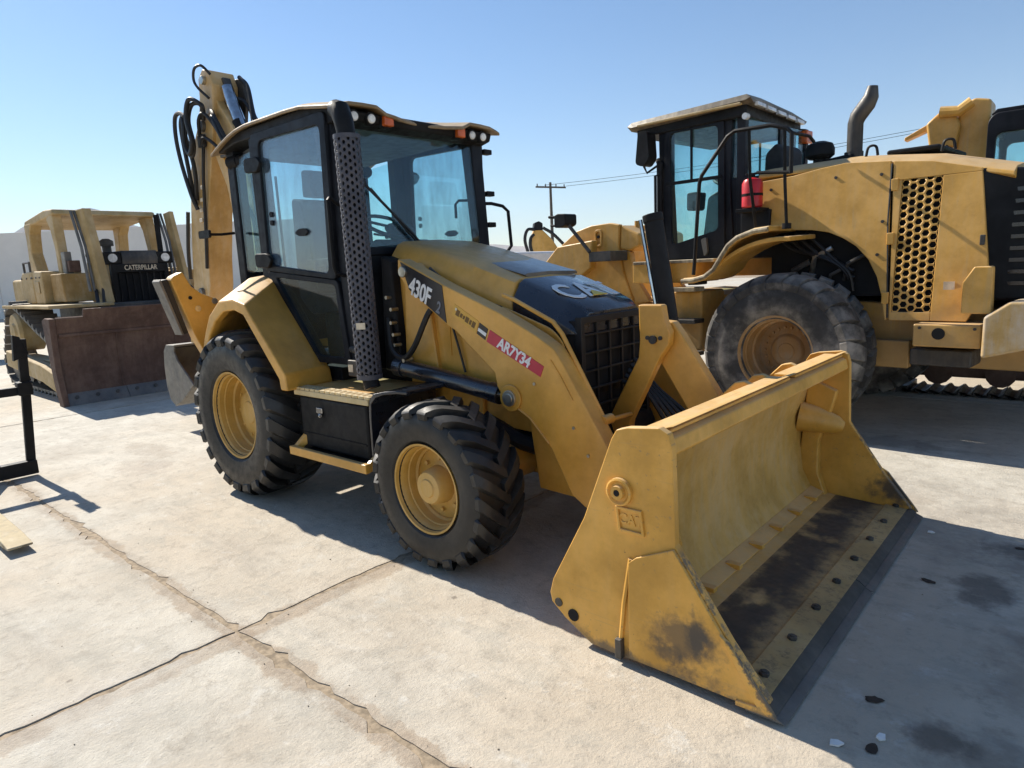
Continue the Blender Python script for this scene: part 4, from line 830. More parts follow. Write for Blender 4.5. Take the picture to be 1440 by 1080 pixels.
for x0, z0 in ((-.45,2.52),(-1.05,2.48)):
    mb = MB(); mb.tube(spline([(x0,.60,z0-.02),(x0-.02,.60,z0+.06),(x0-.08,.60,z0+.06),(x0-.10,.60,z0-.02)], 5), .012, 6); mb.build('hood_handle', black, WLr)
mb = MB(); mb.cyl((-.23,.28,2.48),(-.23,.28,2.60),.085,18); mb.tube([(-.235,.28,2.58),(-.235,.28,2.86),(-.255,.28,2.92),(-.335,.28,3.02),(-.365,.28,3.08),(-.375,.28,3.17)], [.070,.070,.075,.075,.066,.045], 18, False); mb.build('exhaust_pipe', steel_dark, WLr, .0)
mb = MB(); mb.tube([(.06,.36,2.48),(.06,.36,2.58)], .06, 14); mb.tube([(.06,.36,2.57),(.06,.36,2.60),(.06,.36,2.66),(.06,.36,2.71),(.06,.36,2.735)], [.10,.135,.135,.115,.05], 20); mb.build('air_precleaner', black, WLr, .004)
# rear grille and counterweight
mb = MB(); mb.hexa([(-1.42,-.93,1.22),(-1.42,.93,1.22),(-2.05,.80,1.22),(-2.05,-.80,1.22)],[(-1.40,-.88,2.27),(-1.40,.88,2.27),(-1.95,.72,2.20),(-1.95,-.72,2.20)]); mb.build('rear_grille', black, WLr, .03, 3)
for k in range(9):
    z = 1.34+k*.09; mb = MB(); mb.box(-1.62,.895-.06*k/9-.02,z,-1.95,.862-.06*k/9,z+.03); mb.build('grille_slat', black_gloss, WLr)
for s in (-1,1):
    mb = MB(); mb.prism([(-1.40,1.14),(-1.40,1.38),(-1.47,1.50),(-1.59,1.50),(-1.60,1.14)], 'y', s*1.14, s*1.22); mb.prism([(-1.40,1.14),(-1.40,1.38),(-1.43,1.40),(-1.43,1.14)], 'y', s*1.0, s*1.14); mb.build('corner_guard', yellow_wl, WLr, .012)
    mb = MB(); mb.box(-1.07,s*.80,.865,-1.545,s*1.20,1.05); mb.build('battery_box', yellow_wl, WLr, .015)
    mb = MB(); mb.cyl((-1.255,s*1.195,.975),(-1.255,s*1.206,.975),.047,18); mb.build('box_opening', dark_in, WLr)
    mb = MB(); mb.box(-1.0,s*.66,.68,-1.45,s*1.0,.82); mb.build('lower_bracket', steel_dark, WLr, .015)
mb = MB(); mb.prism([(-1.56,.80),(-1.56,1.12),(-1.72,1.24),(-2.15,1.24),(-2.15,.98),(-1.90,.90)], 'y', -1.28, 1.28); mb.build('counterweight', paint('chipped_counterweight', (.50,.32,.10), .6, dust=(.45,.43,.40), dust_amt=.9, grime=.5, top_dust=.5), WLr, .025)
# cab
def zr(x): return 3.235-.02*max(0,(x-.55))
def rx(x, y): return x+(.20*(.87-y)/1.74 if x < 1.0 else 0)
mb = MB(); rs = []
for x in (1.98,1.93,1.2,.75,.57,.52):
    e = .045 if x in (1.98,.52) else 0; w = .90
    rs.append([(rx(x,a),a,b) for a, b in ((-w+.08,zr(x)-.10),(-w,zr(x)-.075+e*.4),(-w+.02,zr(x)-.02-e),(-.5,zr(x)-e),(.5,zr(x)-e),(w-.02,zr(x)-.02-e),(w,zr(x)-.075+e*.4),(w-.08,zr(x)-.10))])
mb.rings(rs); mb.build('cab_roof', paint('cab_roof_paint', (.10,.075,.045), .5, dust=(.5,.42,.30), dust_amt=.5, top_dust=.6), WLr, .012)
mb = MB(); mb.prism([(1.92,-.80),(1.92,.80),(.60,.82),(.76,-.82)], 'z', 3.03, 3.145); mb.build('roof_lining', black, WLr, .015)
for y in (.66,.36,.04,-.28,-.60):
    x = rx(.52, y)-.012; mb = MB(); mb.hexa([(x-.012,y-.11,3.115),(x+.03,y-.11,3.115),(x+.01,y+.11,3.115),(x-.032,y+.11,3.115)],[(x-.006,y-.11,3.155),(x+.03,y-.11,3.155),(x+.01,y+.11,3.155),(x-.026,y+.11,3.155)]); mb.build('roof_lamp', lens, WLr, .006)
mb = MB(); mb.box(1.85,.86,3.125,.62,.905,3.15); mb.build('roof_trim', yellow_old, WLr, .008)
mb = MB(); mb.cyl((.60,.80,3.02),(.60,.85,3.02),.032,12); mb.build('side_lamp', lens, WLr)
mb = MB(); mb.box(.70,-.78,2.90,.60,-.62,3.04); mb.build('beacon', amber, WLr, .015)
posts = [((1.48,1.62),(1.52,1.66)), ((.76,.92),(.84,1.0)), ((.36,.46),(.40,.5))]
for s in (-1, 1):
    Y0, Y1 = s*.68, s*.76
    mb = MB(); mb.prism([(1.66,3.12),(1.50,3.12),(1.50,2.5),(1.46,1.72),(1.64,1.66)], 'y', Y0, Y1); mb.build('cab_pillar', cab_black, WLr, .01)
    mb = MB(); mb.prism([(.94,3.10),(.78,3.06),(.80,2.45),(.76,1.85),(.92,1.70)], 'y', Y0, Y1); mb.build('cab_pillar', cab_black, WLr, .01)
    mb = MB(); mb.prism([(.73,3.08),(.64,3.06),(.64,2.46),(.34,2.42),(.34,1.85),(.73,1.85)], 'y', Y0, Y1); mb.build('cab_pillar', cab_black, WLr, .01)
    mb = MB(); ring_prism(mb, rounded([(1.56,3.06),(.86,3.05),(.84,1.66),(1.60,1.66)], .05), rounded([(1.50,3.01),(.92,3.0),(.91,1.98),(1.10,1.90),(1.50,1.80)][:4] if False else [(1.50,3.01),(.93,3.0),(.92,1.95),(1.49,1.82)], .06), 'y', s*.745, s*.785); dr = mb.build('cab_door', cab_black, WLr, .008)
    mb = MB(); mb.prism([(1.51,3.02),(.92,3.01),(.91,1.94),(1.50,1.81)], 'y', s*.76, s*.768); mb.build('door_pane', pane_wl, dr)
    mb = MB(); mb.box(1.54,s*.785,2.465,.88,s*.80,2.50); mb.build('door_bar', black, dr)
    mb = MB(); mb.box(1.245,s*.77,2.5,1.225,s*.79,3.03); mb.build('pane_rail', black, dr)
    mb = MB(); mb.prism([(1.58,1.80),(.90,1.93),(.88,1.67),(1.58,1.66)], 'y', s*.768, s*.775); mb.build('door_lower_panel', cab_black, dr)
    mb = MB(); mb.prism(rounded([(1.10,1.86),(1.04,1.88),(1.02,1.72),(1.06,1.68)], .02), 'y', s*.785, s*.82); mb.build('door_grip', steel_worn, dr)
    mb = MB(); mb.prism([(.79,3.06),(.72,3.06),(.72,2.46),(.80,2.46)], 'y', s*.715, s*.722); mb.build('quarter_pane', pane_wl, WLr)
    mb = MB(); mb.prism([(.80,2.45),(.30,2.45),(.30,1.85),(.78,1.85)], 'y', s*.70, s*.74); mb.build('cab_side_panel', cab_black, WLr, .01)
mb = MB(); mb.rings([[(1.62,-.70,3.10),(1.72,-.35,3.10),(1.74,0,3.10),(1.72,.35,3.10),(1.62,.70,3.10)],[(1.66,-.70,1.75),(1.95,-.40,1.75),(2.0,0,1.75),(1.95,.40,1.75),(1.66,.70,1.75)]], cap=False, closed=False); mb.build('windscreen', pane_wl, WLr, thick=.008)
mb = MB(); mb.box(.66,-.67,2.44,.668,.67,3.04); mb.build('rear_pane', pane_wl, WLr)
mb = MB(); mb.box(.645,-.10,2.44,.675,-.04,3.04); mb.build('rear_mullion', cab_black, WLr)
mb = MB(); mb.box(.36,-.68,2.42,.70,.68,2.45); mb.build('rear_shelf', cab_black, WLr)
mb = MB(); mb.prism([(1.72,1.64),(.30,1.64),(.30,1.74),(1.72,1.74)], 'y', -.74, .74); mb.build('cab_floor', black, WLr, .01)
mb = MB(); mb.box(.34,-.68,1.75,.40,.68,2.41); mb.build('rear_bulkhead', cab_black, WLr)
mb = MB(); mb.prism(rounded([(1.02,1.95),(.62,1.95),(.50,2.1),(.48,2.75),(.56,2.82),(.68,2.72),(.70,2.2),(1.02,2.12)], .05), 'y', -.25, .25); mb.build('operator_seat', seat_m, WLr, .03)
mb = MB(); mb.prism(rounded([(1.30,1.75),(1.50,1.75),(1.42,2.36),(1.28,2.42),(1.20,2.36)], .04), 'y', -.13, .13); mb.build('steering_console', dash_m, WLr, .02)
mb = MB(); t2 = Matrix.Translation((1.20,0,2.46)) @ Matrix.Rotation(math.radians(62),4,'Y'); mb.tube([t2 @ Vector((0,.20*math.cos(2*PI*k/20),.20*math.sin(2*PI*k/20))) for k in range(21)], .016, 6, False); mb.build('steering_wheel', dash_m, WLr)
mb = MB(); mb.prism(rounded([(1.5,2.4),(1.36,2.4),(1.38,2.2),(1.5,2.2)], .03), 'y', .25, .45); mb.prism(rounded([(1.02,2.05),(.6,2.05),(.6,2.38),(.95,2.36)], .04), 'y', .30, .42); mb.build('control_console', dash_m, WLr, .02, kind='stuff')
mb = MB(); mb.prism(rounded([(1.66,3.05),(1.78,3.05),(1.82,2.72),(1.72,2.68),(1.64,2.76)], .04), 'y', .82, .98); mb.tube([(1.66,.78,2.7),(1.72,.9,2.62),(1.76,.9,2.70)], .014, 6); mb.build('mirror', black, WLr, .02)
mb = MB(); mb.tube([(1.60,.80,2.60),(1.64,.86,2.58),(1.64,.86,2.10),(1.58,.80,2.06)], .016, 8); mb.build('door_handrail', black, WLr)
mb = MB(); mb.tube([(1.66,.76,2.75),(1.62,.80,2.72),(1.62,.80,1.95),(1.60,.78,1.75)], .035, 10); mb.build('air_duct', black, WLr)
# handrails round the cab platform
R_ = [[(.88,1.33,1.50),(.87,1.33,1.60),(.815,1.33,2.38),(.79,1.33,2.45),(.52,1.33,2.77),(.45,1.33,2.805),(.10,1.33,2.795),(-.04,1.33,2.745),(-.085,1.33,2.70),(-.085,1.33,2.36)],
      [(-.085,1.33,2.37),(.14,1.33,2.395),(.23,1.33,2.405)], [(-.02,1.33,2.765),(-.02,1.30,2.3),(.0,1.20,1.90)], [(.31,1.33,2.80),(.335,1.25,2.37),(.34,1.1,1.9)], [(-.085,1.33,2.70),(-.10,1.0,2.70),(-.10,.90,2.66)]]
mb = MB(); rl = None
for k, q in enumerate(R_):
    mb = MB(); mb.tube(q, .019 if k == 0 else .015, 8); mb.build('handrail', black, WLr)
mb = MB(); mb.cyl((-.0,1.20,1.89),(-.0,1.20,1.94),.04,10); mb.build('rail_foot', black, WLr)
fe = thing('fire_extinguisher', 'red extinguisher bottle on the dark side of the wheel loader cab', 'fire extinguisher', (2.823,4.155,0), 175)
mb = MB(); mb.tube([(.435,1.0,2.12),(.435,1.0,2.135),(.435,1.0,2.35),(.435,1.0,2.385),(.435,1.0,2.405)], [.085,.097,.097,.08,.03], 22); mb.build('bottle', red_m, fe)
mb = MB(); mb.cyl((.435,1.0,2.40),(.435,1.0,2.44),.025,10); mb.box(.50,.985,2.43,.39,1.015,2.45); mb.build('valve', black, fe, .004, kind='stuff')
mb = MB(); mb.tube([(.435,1.0,2.23),(.435,1.0,2.255)], .099, 22); mb.build('strap', black, fe)
mb = MB(); mb.box(.56,.90,2.08,.31,1.09,2.115); mb.build('bracket', black, fe, .004)
mb = MB(); mb.box(.58,.78,1.88,.28,.95,2.10); mb.build('valve_box', cab_black, WLr, .01)
# rear fender with its lip coloured pale as if sunlit, deck, steps
F1 = [(.08,1.905),(.22,1.895),(.38,1.845),(.47,1.78),(.54,1.68),(.62,1.56),(.72,1.49),(.84,1.462),(.97,1.455)]
for s in (-1, 1):
    mb = MB(); rs = []
    for (x, z) in F1:
        nx_, nz = (.5, .86) if z > 1.8 else (.9, .42); rs.append([(x,s*1.40,z-.045),(x,s*1.40,z),(x,s*1.37,z+.018),(x,s*.80,z+.018),(x,s*.80,z-.03),(x,s*1.36,z-.03)])
    mb.rings(rs); mb.build('fender', yellow_wl, WLr, .01)
    mb = MB(); mb.tube([(x,s*1.405,z-.012) for x, z in F1], .022, 8); mb.build('fender_lip', fork_m, WLr)
    ARC = [(.98*math.cos(math.radians(a)), .80+1.02*math.sin(math.radians(a))) for a in range(48, 102, 6)]
    mb = MB(); mb.rings([[(x,s*1.36,z),(x,s*.80,z+.02),(x,s*.80,z-.02),(x,s*1.36,z-.04)] for x, z in ARC]); mb.build('inner_fender', yellow_wl, WLr, .008)
    mb = MB(); mb.box(1.72,s*.70,1.42,.94,s*1.20,1.64); mb.build('deck', yellow_wl, WLr, .015)
    mb = MB(); mb.box(1.70,s*.70,1.62,.72,s*1.22,1.655); mb.build('deck_edge', fork_m, WLr, .008)
    mb = MB(); mb.box(1.25,s*.62,.70,.92,s*1.10,1.33); mb.build('fuel_tank', yellow_wl, WLr, .03)
    for z in (1.33,1.0,.66):
        mb = MB(); mb.box(1.22,s*1.08,z,.90,s*1.28,z+.045); mb.build('step', fork_m if z > 1.3 else steel_dark, WLr, .008)
    mb = MB(); mb.box(1.25,s*1.20,.62,1.22,s*1.28,1.64); mb.build('step_side', yellow_wl, WLr, .008)
    mb = MB(); mb.box(.93,s*1.16,1.40,.82,s*1.36,1.47); mb.build('rail_bracket', black, WLr, .01)
# front frame, lift arms, lamp, bucket
mb = MB(); mb.prism([(1.5,.6),(2.2,.6),(2.6,.5),(3.9,.55),(3.8,1.1),(2.3,1.2),(1.6,1.1)], 'y', -.45, .45); mb.build('front_frame', yellow_wl, WLr, .03)
FFp = [(3.55,1.70),(3.40,1.90),(3.10,2.085),(2.85,2.14),(2.55,2.15),(2.40,2.12),(2.42,1.85),(2.36,1.55),(2.22,1.20),(2.5,.95),(3.9,.9),(3.85,1.35)]
for s in (-1, 1):
    mb = MB(); mb.prism(FFp, 'y', s*.52, s*.44); mb.build('loader_tower', yellow_wl, WLr, .015)
    mb = MB(); mb.prism([(2.40,2.12),(2.12,1.99),(2.12,1.84),(2.28,1.79),(2.42,1.82)], 'y', s*.50, s*.20); mb.build('tower_knuckle', yellow_wl, WLr, .03)
    mb = MB(); mb.prism([(2.40,1.82),(2.26,1.78),(2.22,1.5),(1.98,1.17),(2.2,1.15),(2.36,1.5)], 'y', s*.49, s*.40); mb.build('tower_brace', yellow_wl, WLr, .015)
    mb = MB(); ring_prism(mb, rounded([(2.78,2.08),(2.66,2.08),(2.67,1.86),(2.78,1.86)], .05), rounded([(2.755,2.05),(2.685,2.05),(2.69,1.89),(2.755,1.89)], .03), 'y', s*.52, s*.545); mb.build('pin_cover', yellow_wl, WLr, .006)
    mb = MB(); mb.cyl((2.72,s*.545,1.99),(2.72,s*.53,1.99),.02,10); mb.build('cover_bolt', dark_in, WLr)
    mb = MB(); mb.prism([(2.7,1.95),(3.3,1.9),(4.0,1.3),(4.5,.75),(4.75,.45),(4.6,.32),(4.3,.5),(3.8,1.0),(2.75,1.6)], 'y', s*.68, s*.56); mb.build('lift_arm', yellow_wl, WLr, .02)
for x in (2.33, 2.12):
    mb = MB(); mb.cyl((x,.25,2.06-(.06 if x < 2.2 else 0)),(x,.25,2.16-(.06 if x < 2.2 else 0)),.03,10); mb.build('grease_cap', yellow_wl, WLr)
mb = MB(); mb.box(2.62,.52,1.68,2.28,.86,1.80); mb.build('lamp_mount', steel_dark, WLr, .01)
mb = MB(); mb.tube([(2.60,.86,1.80),(2.88,.90,2.13),(2.90,.90,2.16)], .024, 8); mb.build('lamp_arm', steel_dark, WLr)
mb = MB(); mb.prism(rounded([(3.0,2.29),(2.86,2.28),(2.86,2.15),(2.93,2.12),(3.05,2.12),(3.05,2.27)], .03), 'y', .78, 1.0); mb.prism([(3.17,2.28),(3.02,2.27),(3.02,2.235),(3.17,2.245)], 'y', .8, .98); mb.prism([(3.14,2.17),(3.02,2.16),(3.02,2.135),(3.14,2.14)], 'y', .8, .98); mb.build('front_lamp', black, WLr, .012, kind='stuff')
mb = MB(); WB = [(4.55,1.25),(4.62,1.30),(4.72,1.28),(4.62,1.0),(4.60,.55),(4.72,.20),(4.95,.08),(5.75,.04),(5.75,.0),(4.9,.02),(4.6,.14),(4.48,.5),(4.48,1.0)]
mb.prism(WB, 'y', -1.45, 1.45); mb.build('loader_bucket', yellow_wl, WLr, .01)
for s in (-1,1):
    mb = MB(); mb.prism([(4.5,.4),(4.55,1.25),(4.72,1.28),(5.2,.5),(5.7,.03),(4.9,.02),(4.6,.14)], 'y', s*1.45, s*1.48); mb.build('bucket_side', yellow_wl, WLr, .008)

# bolts, hinges, decals and seams on the wheel loader
for x, z in ((.30,2.28),(-.30,2.32),(-.68,2.30),(-.70,1.62),(-.72,1.9),(.30,2.0)):
    mb = MB(); mb.cyl((x,sy_(z)-.004,z),(x,sy_(z)+.010,z),.014,8); mb.build('panel_bolt', steel_dark, WLr)
for z in (1.25,1.75,2.2):
    mb = MB(); mb.box(-.765,sy_(z)-.01,z-.05,-.82,sy_(z)+.014,z+.05); mb.build('door_hinge', yellow_wl, WLr, .006)
mb = MB(); mb.box(-1.44,sy_(1.7)-.01,1.66,-1.475,sy_(1.7)+.012,1.74); mb.build('door_latch', steel_dark, WLr, .006)
mb = MB(); mb.prism([(-1.22,1.30),(-1.30,1.30),(-1.30,1.38),(-1.22,1.38)], 'y', sy_(1.34)-.002, sy_(1.34)+.003); mb.build('warning_label', cream, WLr)
mb = MB(); mb.tube([(-.82,sy_(1.08)-.005,1.08),(-.76,sy_(1.9)-.002,1.9),(-.755,sy_(2.38)-.002,2.38)], .007, 6); mb.build('door_seal', hose_m, WLr)
for x in (-1.12,-1.50):
    mb = MB(); mb.cyl((x,1.20,1.02),(x,1.212,1.02),.012,8); mb.build('box_bolt', steel_dark, WLr)
for k in range(4):
    mb = MB(); mb.tube(spline([(.30-.1*k,.78,1.86),(.10-.12*k,.80,1.70-.03*k),(-.2-.07*k,.80,1.62-.05*k),(-.45,.78,1.48-.06*k)], 5), .018, 7); mb.build('engine_hose', hose_m, WLr)

# ------------------------------------------------------------------ bulldozer on the left (origin on the ground under its blade edge)
DZ = thing('bulldozer', 'old faded yellow bulldozer with a rusty brown blade and open canopy, at the left', 'bulldozer', (-6.1,1.05,0), 0)
BL = [(-.30,.0),(-.02,.0),(.06,.12),(-.02,.30),(-.07,.6),(-.05,.95),(.05,1.26),(-.02,1.30),(-.16,1.0),(-.2,.6),(-.26,.15)]
mb = MB(); mb.prism([(-.06,.16),(-.10,.45),(-.10,.75),(-.05,1.0),(.04,1.25),(.0,1.27),(-.10,1.04),(-.16,.7),(-.16,.4),(-.12,.13)], 'y', -1.62, 1.62); mb.build('blade', rust, DZ, .008)
mb = MB(); mb.prism([(.04,1.245),(.09,1.36),(.06,1.37),(-.02,1.27)], 'y', -1.28, 1.28); mb.build('blade_top', rust, DZ, .006)
mb = MB(); mb.prism([(-.055,.98),(-.02,.985),(-.02,1.025),(-.05,1.03)], 'y', -1.60, 1.60); mb.build('blade_rib', rust, DZ, .005)
for a, b in ((-1.64,-.82),(-.815,.0),(.005,.82),(.825,1.64)):
    mb = MB(); mb.prism([(-.06,.17),(.06,.0),(.03,-.005),(-.10,.14)], 'y', a, b); mb.build('cutting_edge', steel_worn, DZ, .004)
for s in (-1,1):
    mb = MB(); mb.prism([(-.34,1.22),(-.20,1.26),(.02,1.25),(-.02,1.0),(-.05,.5),(.07,-.02),(-.12,-.01),(-.22,.3),(-.30,.9)], 'y', s*1.62, s*1.70); mb.build('blade_end', rust, DZ, .01)
    mb = MB(); mb.beam([(-3.2,s*1.52,.52),(-1.2,s*1.52,.38),(-.22,s*1.52,.22)], .17, .27); mb.build('push_arm', yellow_old, DZ, .02)
    mb = MB(); mb.tube([(-.9,s*1.5,.52),(-.55,s*1.5,.8),(-.15,s*1.5,1.0)], .05, 10); mb.build('tilt_brace', steel_worn, DZ)
    # track
    TP = [(-3.35,1.30),(-3.0,1.42),(-2.65,1.34),(-1.7,1.02),(-.95,.80),(-.70,.62),(-.62,.42),(-.72,.16),(-.95,.06),(-3.6,.06),(-3.85,.14),(-3.98,.38),(-3.85,.62),(-3.6,.95)]
    loop = [(x, z) for x, z in TP]; pts = []
    for k in range(len(loop)):
        a = Vector(loop[k]); b = Vector(loop[(k+1)%len(loop)]); n = max(1, int((b-a).length/.04))
        for q in range(n): pts.append(a.lerp(b, q/n))
    mb = MB(); acc = 0
    for k in range(0, len(pts), 5):
        p = pts[k]; t = (pts[(k+3)%len(pts)]-pts[k-3]).normalized(); nrm = Vector((-t.y, t.x)); 
        a, b = p-t*.09, p+t*.09
        q = [a-nrm*.02, b-nrm*.02, b+nrm*.015, p+t*.0+nrm*.02, p-t*.03+nrm*.075, p-t*.055+nrm*.075, a+nrm*.015]
        mb.prism([(w.x,w.y) for w in q], 'y', s*1.02, s*1.48)
    mb.build('track', steel_worn, DZ, kind='stuff')
    mb = MB(); mb.lathe([(s*1.42,.33),(s*1.47,.30),(s*1.47,.16),(s*1.50,.14),(s*1.50,.05),(s*1.52,.001)], (-2.98,0,.96), 28); mb.lathe([(s*1.1,.33),(s*1.42,.33)], (-2.98,0,.96), 28); mb.build('drive_sprocket', yellow_old, DZ)
    for x in (-.98,-3.62):
        mb = MB(); mb.lathe([(s*1.1,.28),(s*1.40,.28),(s*1.40,.2),(s*1.44,.1),(s*1.44,.001)], (x,0,.38), 24); mb.build('idler', steel_worn, DZ)
    for x in (-1.4,-1.8,-2.2,-2.6,-3.0):
        mb = MB(); mb.lathe([(s*1.1,.13),(s*1.42,.13),(s*1.42,.001)], (x,0,.25), 14); mb.build('track_roller', steel_dark, DZ)
    mb = MB(); mb.box(-3.4,min(s*1.15,s*1.40),.30,-1.1,max(s*1.15,s*1.40),.55); mb.build('track_frame', yellow_old, DZ, .02)
    mb = MB(); mb.prism([(-3.15,1.43),(-3.15,1.88),(-3.0,1.96),(-2.45,1.97),(-2.45,1.43)], 'y', s*.62, s*1.22); mb.build('side_tank', yellow_old, DZ, .03)
    mb = MB(); mb.prism([(-2.44,1.43),(-2.44,1.97),(-1.95,1.95),(-1.95,1.43)], 'y', s*.62, s*1.21); mb.build('side_tank', yellow_old, DZ, .02)
    mb = MB(); mb.prism([(-1.9,1.45),(-1.9,1.90),(-1.35,1.90),(-1.30,1.45)], 'y', s*.60, s*1.10); mb.build('tool_locker', paint('orange_panel%d'%s, (.42,.25,.07), .6, dust_amt=.5, top_dust=.5), DZ, .02)
    mb = MB(); mb.box(-4.3,min(s*.5,s*1.1),1.44,-3.18,max(s*.5,s*1.1),1.86); mb.build('fuel_tank', yellow_old, DZ, .05)
    mb = MB(); mb.box(-3.4,min(s*.6,s*1.5),1.37,-.7,max(s*.6,s*1.5),1.42); mb.build('track_fender', yellow_old, DZ, .01)
mb = MB(); mb.box(-3.6,-.6,.55,-.9,.6,1.4); mb.build('hull', steel_dark, DZ, .03)
mb = MB(); mb.prism([(-2.4,1.4),(-2.4,2.12),(-1.34,2.05),(-1.34,1.4)], 'y', -.40, .48); mb.build('engine_hood', yellow_old, DZ, .04)
mb = MB(); ring_prism(mb, [(-.40,1.34),(.50,1.34),(.50,2.02),(-.40,2.02)], [(-.33,1.40),(.43,1.40),(.43,1.88),(-.33,1.88)], 'x', -1.34, -1.22); mb.build('radiator_guard', black, DZ, .01)
mb = MB(); mb.box(-1.33,-.34,1.38,-1.29,.44,1.90); mb.build('radiator_core', dark_in, DZ)
for k in range(7):
    y = -.28+k*.108; mb = MB(); mb.box(-1.27,y-.012,1.40,-1.25,y+.012,1.88); mb.build('grille_bar', black, DZ)
mb = MB(); mb.prism([(-1.6,2.0),(-1.24,2.0),(-1.22,2.12),(-1.26,2.24),(-1.6,2.24)], 'y', -.22, .36); mb.build('grille_cap', steel_dark, DZ, .02)
text('CATERPILLAR', .115, cream, DZ, (-1.217,.055,1.955), (0,1,0), (0,0,1), .015, .74)
for y in (-.36,.47):
    mb = MB(); mb.box(-1.42,y-.13,2.02,-1.22,y+.13,2.22); hb = mb.build('lamp_box', black, DZ, .02)
    mb = MB(); mb.cyl((-1.225,y,2.12),(-1.21,y,2.12),.07,16); mb.build('headlight', lens, hb)
# small dozer hardware
for s in (-1,1):
    for x in (-3.05,-2.75,-2.48,-2.42,-2.2,-2.0):
        mb = MB(); mb.cyl((x,s*1.222,1.86),(x,s*1.232,1.86),.018,8); mb.build('panel_bolt', steel_dark, DZ)
    mb = MB(); mb.tube([(-2.9,s*1.20,1.95),(-2.9,s*1.20,2.12),(-2.55,s*1.20,2.12),(-2.55,s*1.20,1.96)], .018, 6); mb.build('grab_handle', steel_dark, DZ)
    mb = MB(); mb.box(-2.36,s*1.215,1.60,-2.10,s*1.225,1.80); mb.build('access_cover', yellow_old, DZ, .006)
    mb = MB(); mb.tube(spline([(-1.30,s*.62,1.46),(-1.05,s*.72,1.62),(-.80,s*.80,1.40),(-.5,s*.9,1.05)], 6), .028, 7); mb.build('hydraulic_hose', hose_m, DZ)
    mb = MB(); mb.tube(spline([(-1.32,s*.56,1.50),(-1.10,s*.62,1.72),(-.92,s*.66,1.66),(-.85,s*.70,1.42)], 6), .022, 7); mb.build('hydraulic_hose', hose_m, DZ)
for y in (-.85,.0,.85):
    mb = MB(); mb.tube([(-.058,y,.18),(-.096,y,.45),(-.096,y,.75),(-.045,y,.99)], .010, 6); mb.build('blade_weld', rust, DZ)
for k in range(12):
    y = -1.5+k*.27; mb = MB(); mb.cyl((-.02,y,.105),(.005,y,.115),.026,8); mb.build('edge_bolt', steel_dark, DZ)
mb = MB(); mb.tube([(-1.75,-.25,2.1),(-1.75,-.25,2.36)], .07, 12); mb.tube([(-1.75,-.25,2.34),(-1.75,-.25,2.42),(-1.75,-.25,2.46)], [.11,.11,.05], 14); mb.build('air_precleaner', steel_dark, DZ)
mb = MB(); mb.box(-1.50,-.96,1.92,-1.34,-.80,2.10); mb.build('valve_block', rust, DZ, .01)
# canopy and posts
for (y0, y1, x0, x1, zb, zt) in ((-.62,-.70,-.95,-1.18,1.40,2.88),(.78,.72,-1.22,-1.48,1.5,2.90)):
    mb = MB(); mb.beam([(x0,y0,zb),(x1,y1,zt)], .15 if y0 < 0 else .09, .18); mb.build('lift_post', yellow_old, DZ, .015)
    for q in (.14,.20):
        mb = MB(); mb.tube([(x0-.05,y0-q,zb+.2),(x0-.16,y0-q,zb+.9),(x1-.05,y1-q*.8,zt-.02)], .022, 6); mb.build('hydraulic_pipe', steel_worn, DZ)
mb = MB(); mb.tube([(-1.45,.50,2.0),(-1.46,.50,2.85)], .045, 10); mb.build('exhaust_stack', black, DZ)
mb = MB(); mb.prism([(-3.45,2.72),(-3.35,2.86),(-2.2,2.95),(-1.75,2.93),(-1.70,2.84),(-2.3,2.80),(-3.3,2.74)], 'y', -.98, .60); mb.build('canopy', yellow_old, DZ, .03)
mb = MB(); mb.box(-2.9,-.5,2.93,-2.5,-.1,2.965); mb.build('canopy_hatch', white_p, DZ, .01)
for s in (-1, 1):
    yy = -.90 if s < 0 else .52
    mb = MB(); mb.prism([(-3.38,2.80),(-2.95,2.80),(-3.12,2.62),(-3.18,2.30),(-3.02,2.0),(-2.92,1.9),(-3.50,1.9),(-3.40,2.1),(-3.36,2.5)], 'y', yy-.09, yy+.09); mb.build('canopy_post', yellow_old, DZ, .02)
    mb = MB(); mb.prism([(-1.80,2.86),(-1.98,2.86),(-2.15,2.80),(-2.0,2.62),(-1.90,2.3),(-1.90,1.9),(-1.74,1.9),(-1.76,2.4)], 'y', yy-.07, yy+.07); mb.build('canopy_post', yellow_old, DZ, .02)
mb = MB(); mb.prism(rounded([(-2.9,1.5),(-2.3,1.5),(-2.32,1.75),(-2.75,1.75),(-2.85,2.25),(-2.98,2.25)], .05), 'y', -.2, .3); mb.build('operator_seat', seat_m, DZ, .03)
mb = MB(); mb.box(-2.35,-.35,1.6,-2.15,.45,2.12); mb.build('dashboard', black, DZ, .03)
for y, z in ((-.45,2.2),(-.38,2.12),(.5,2.2)):
    mb = MB(); mb.tube([(-2.1,y,1.6),(-2.05,y,z)], .02, 6); mb.ball((-2.05,y,z), .05); mb.build('control_lever', black, DZ)
mb = MB(); mb.box(-1.62,-.98,1.42,-1.44,-.88,2.24); mb.build('hose_guard', steel_worn, DZ, .01)

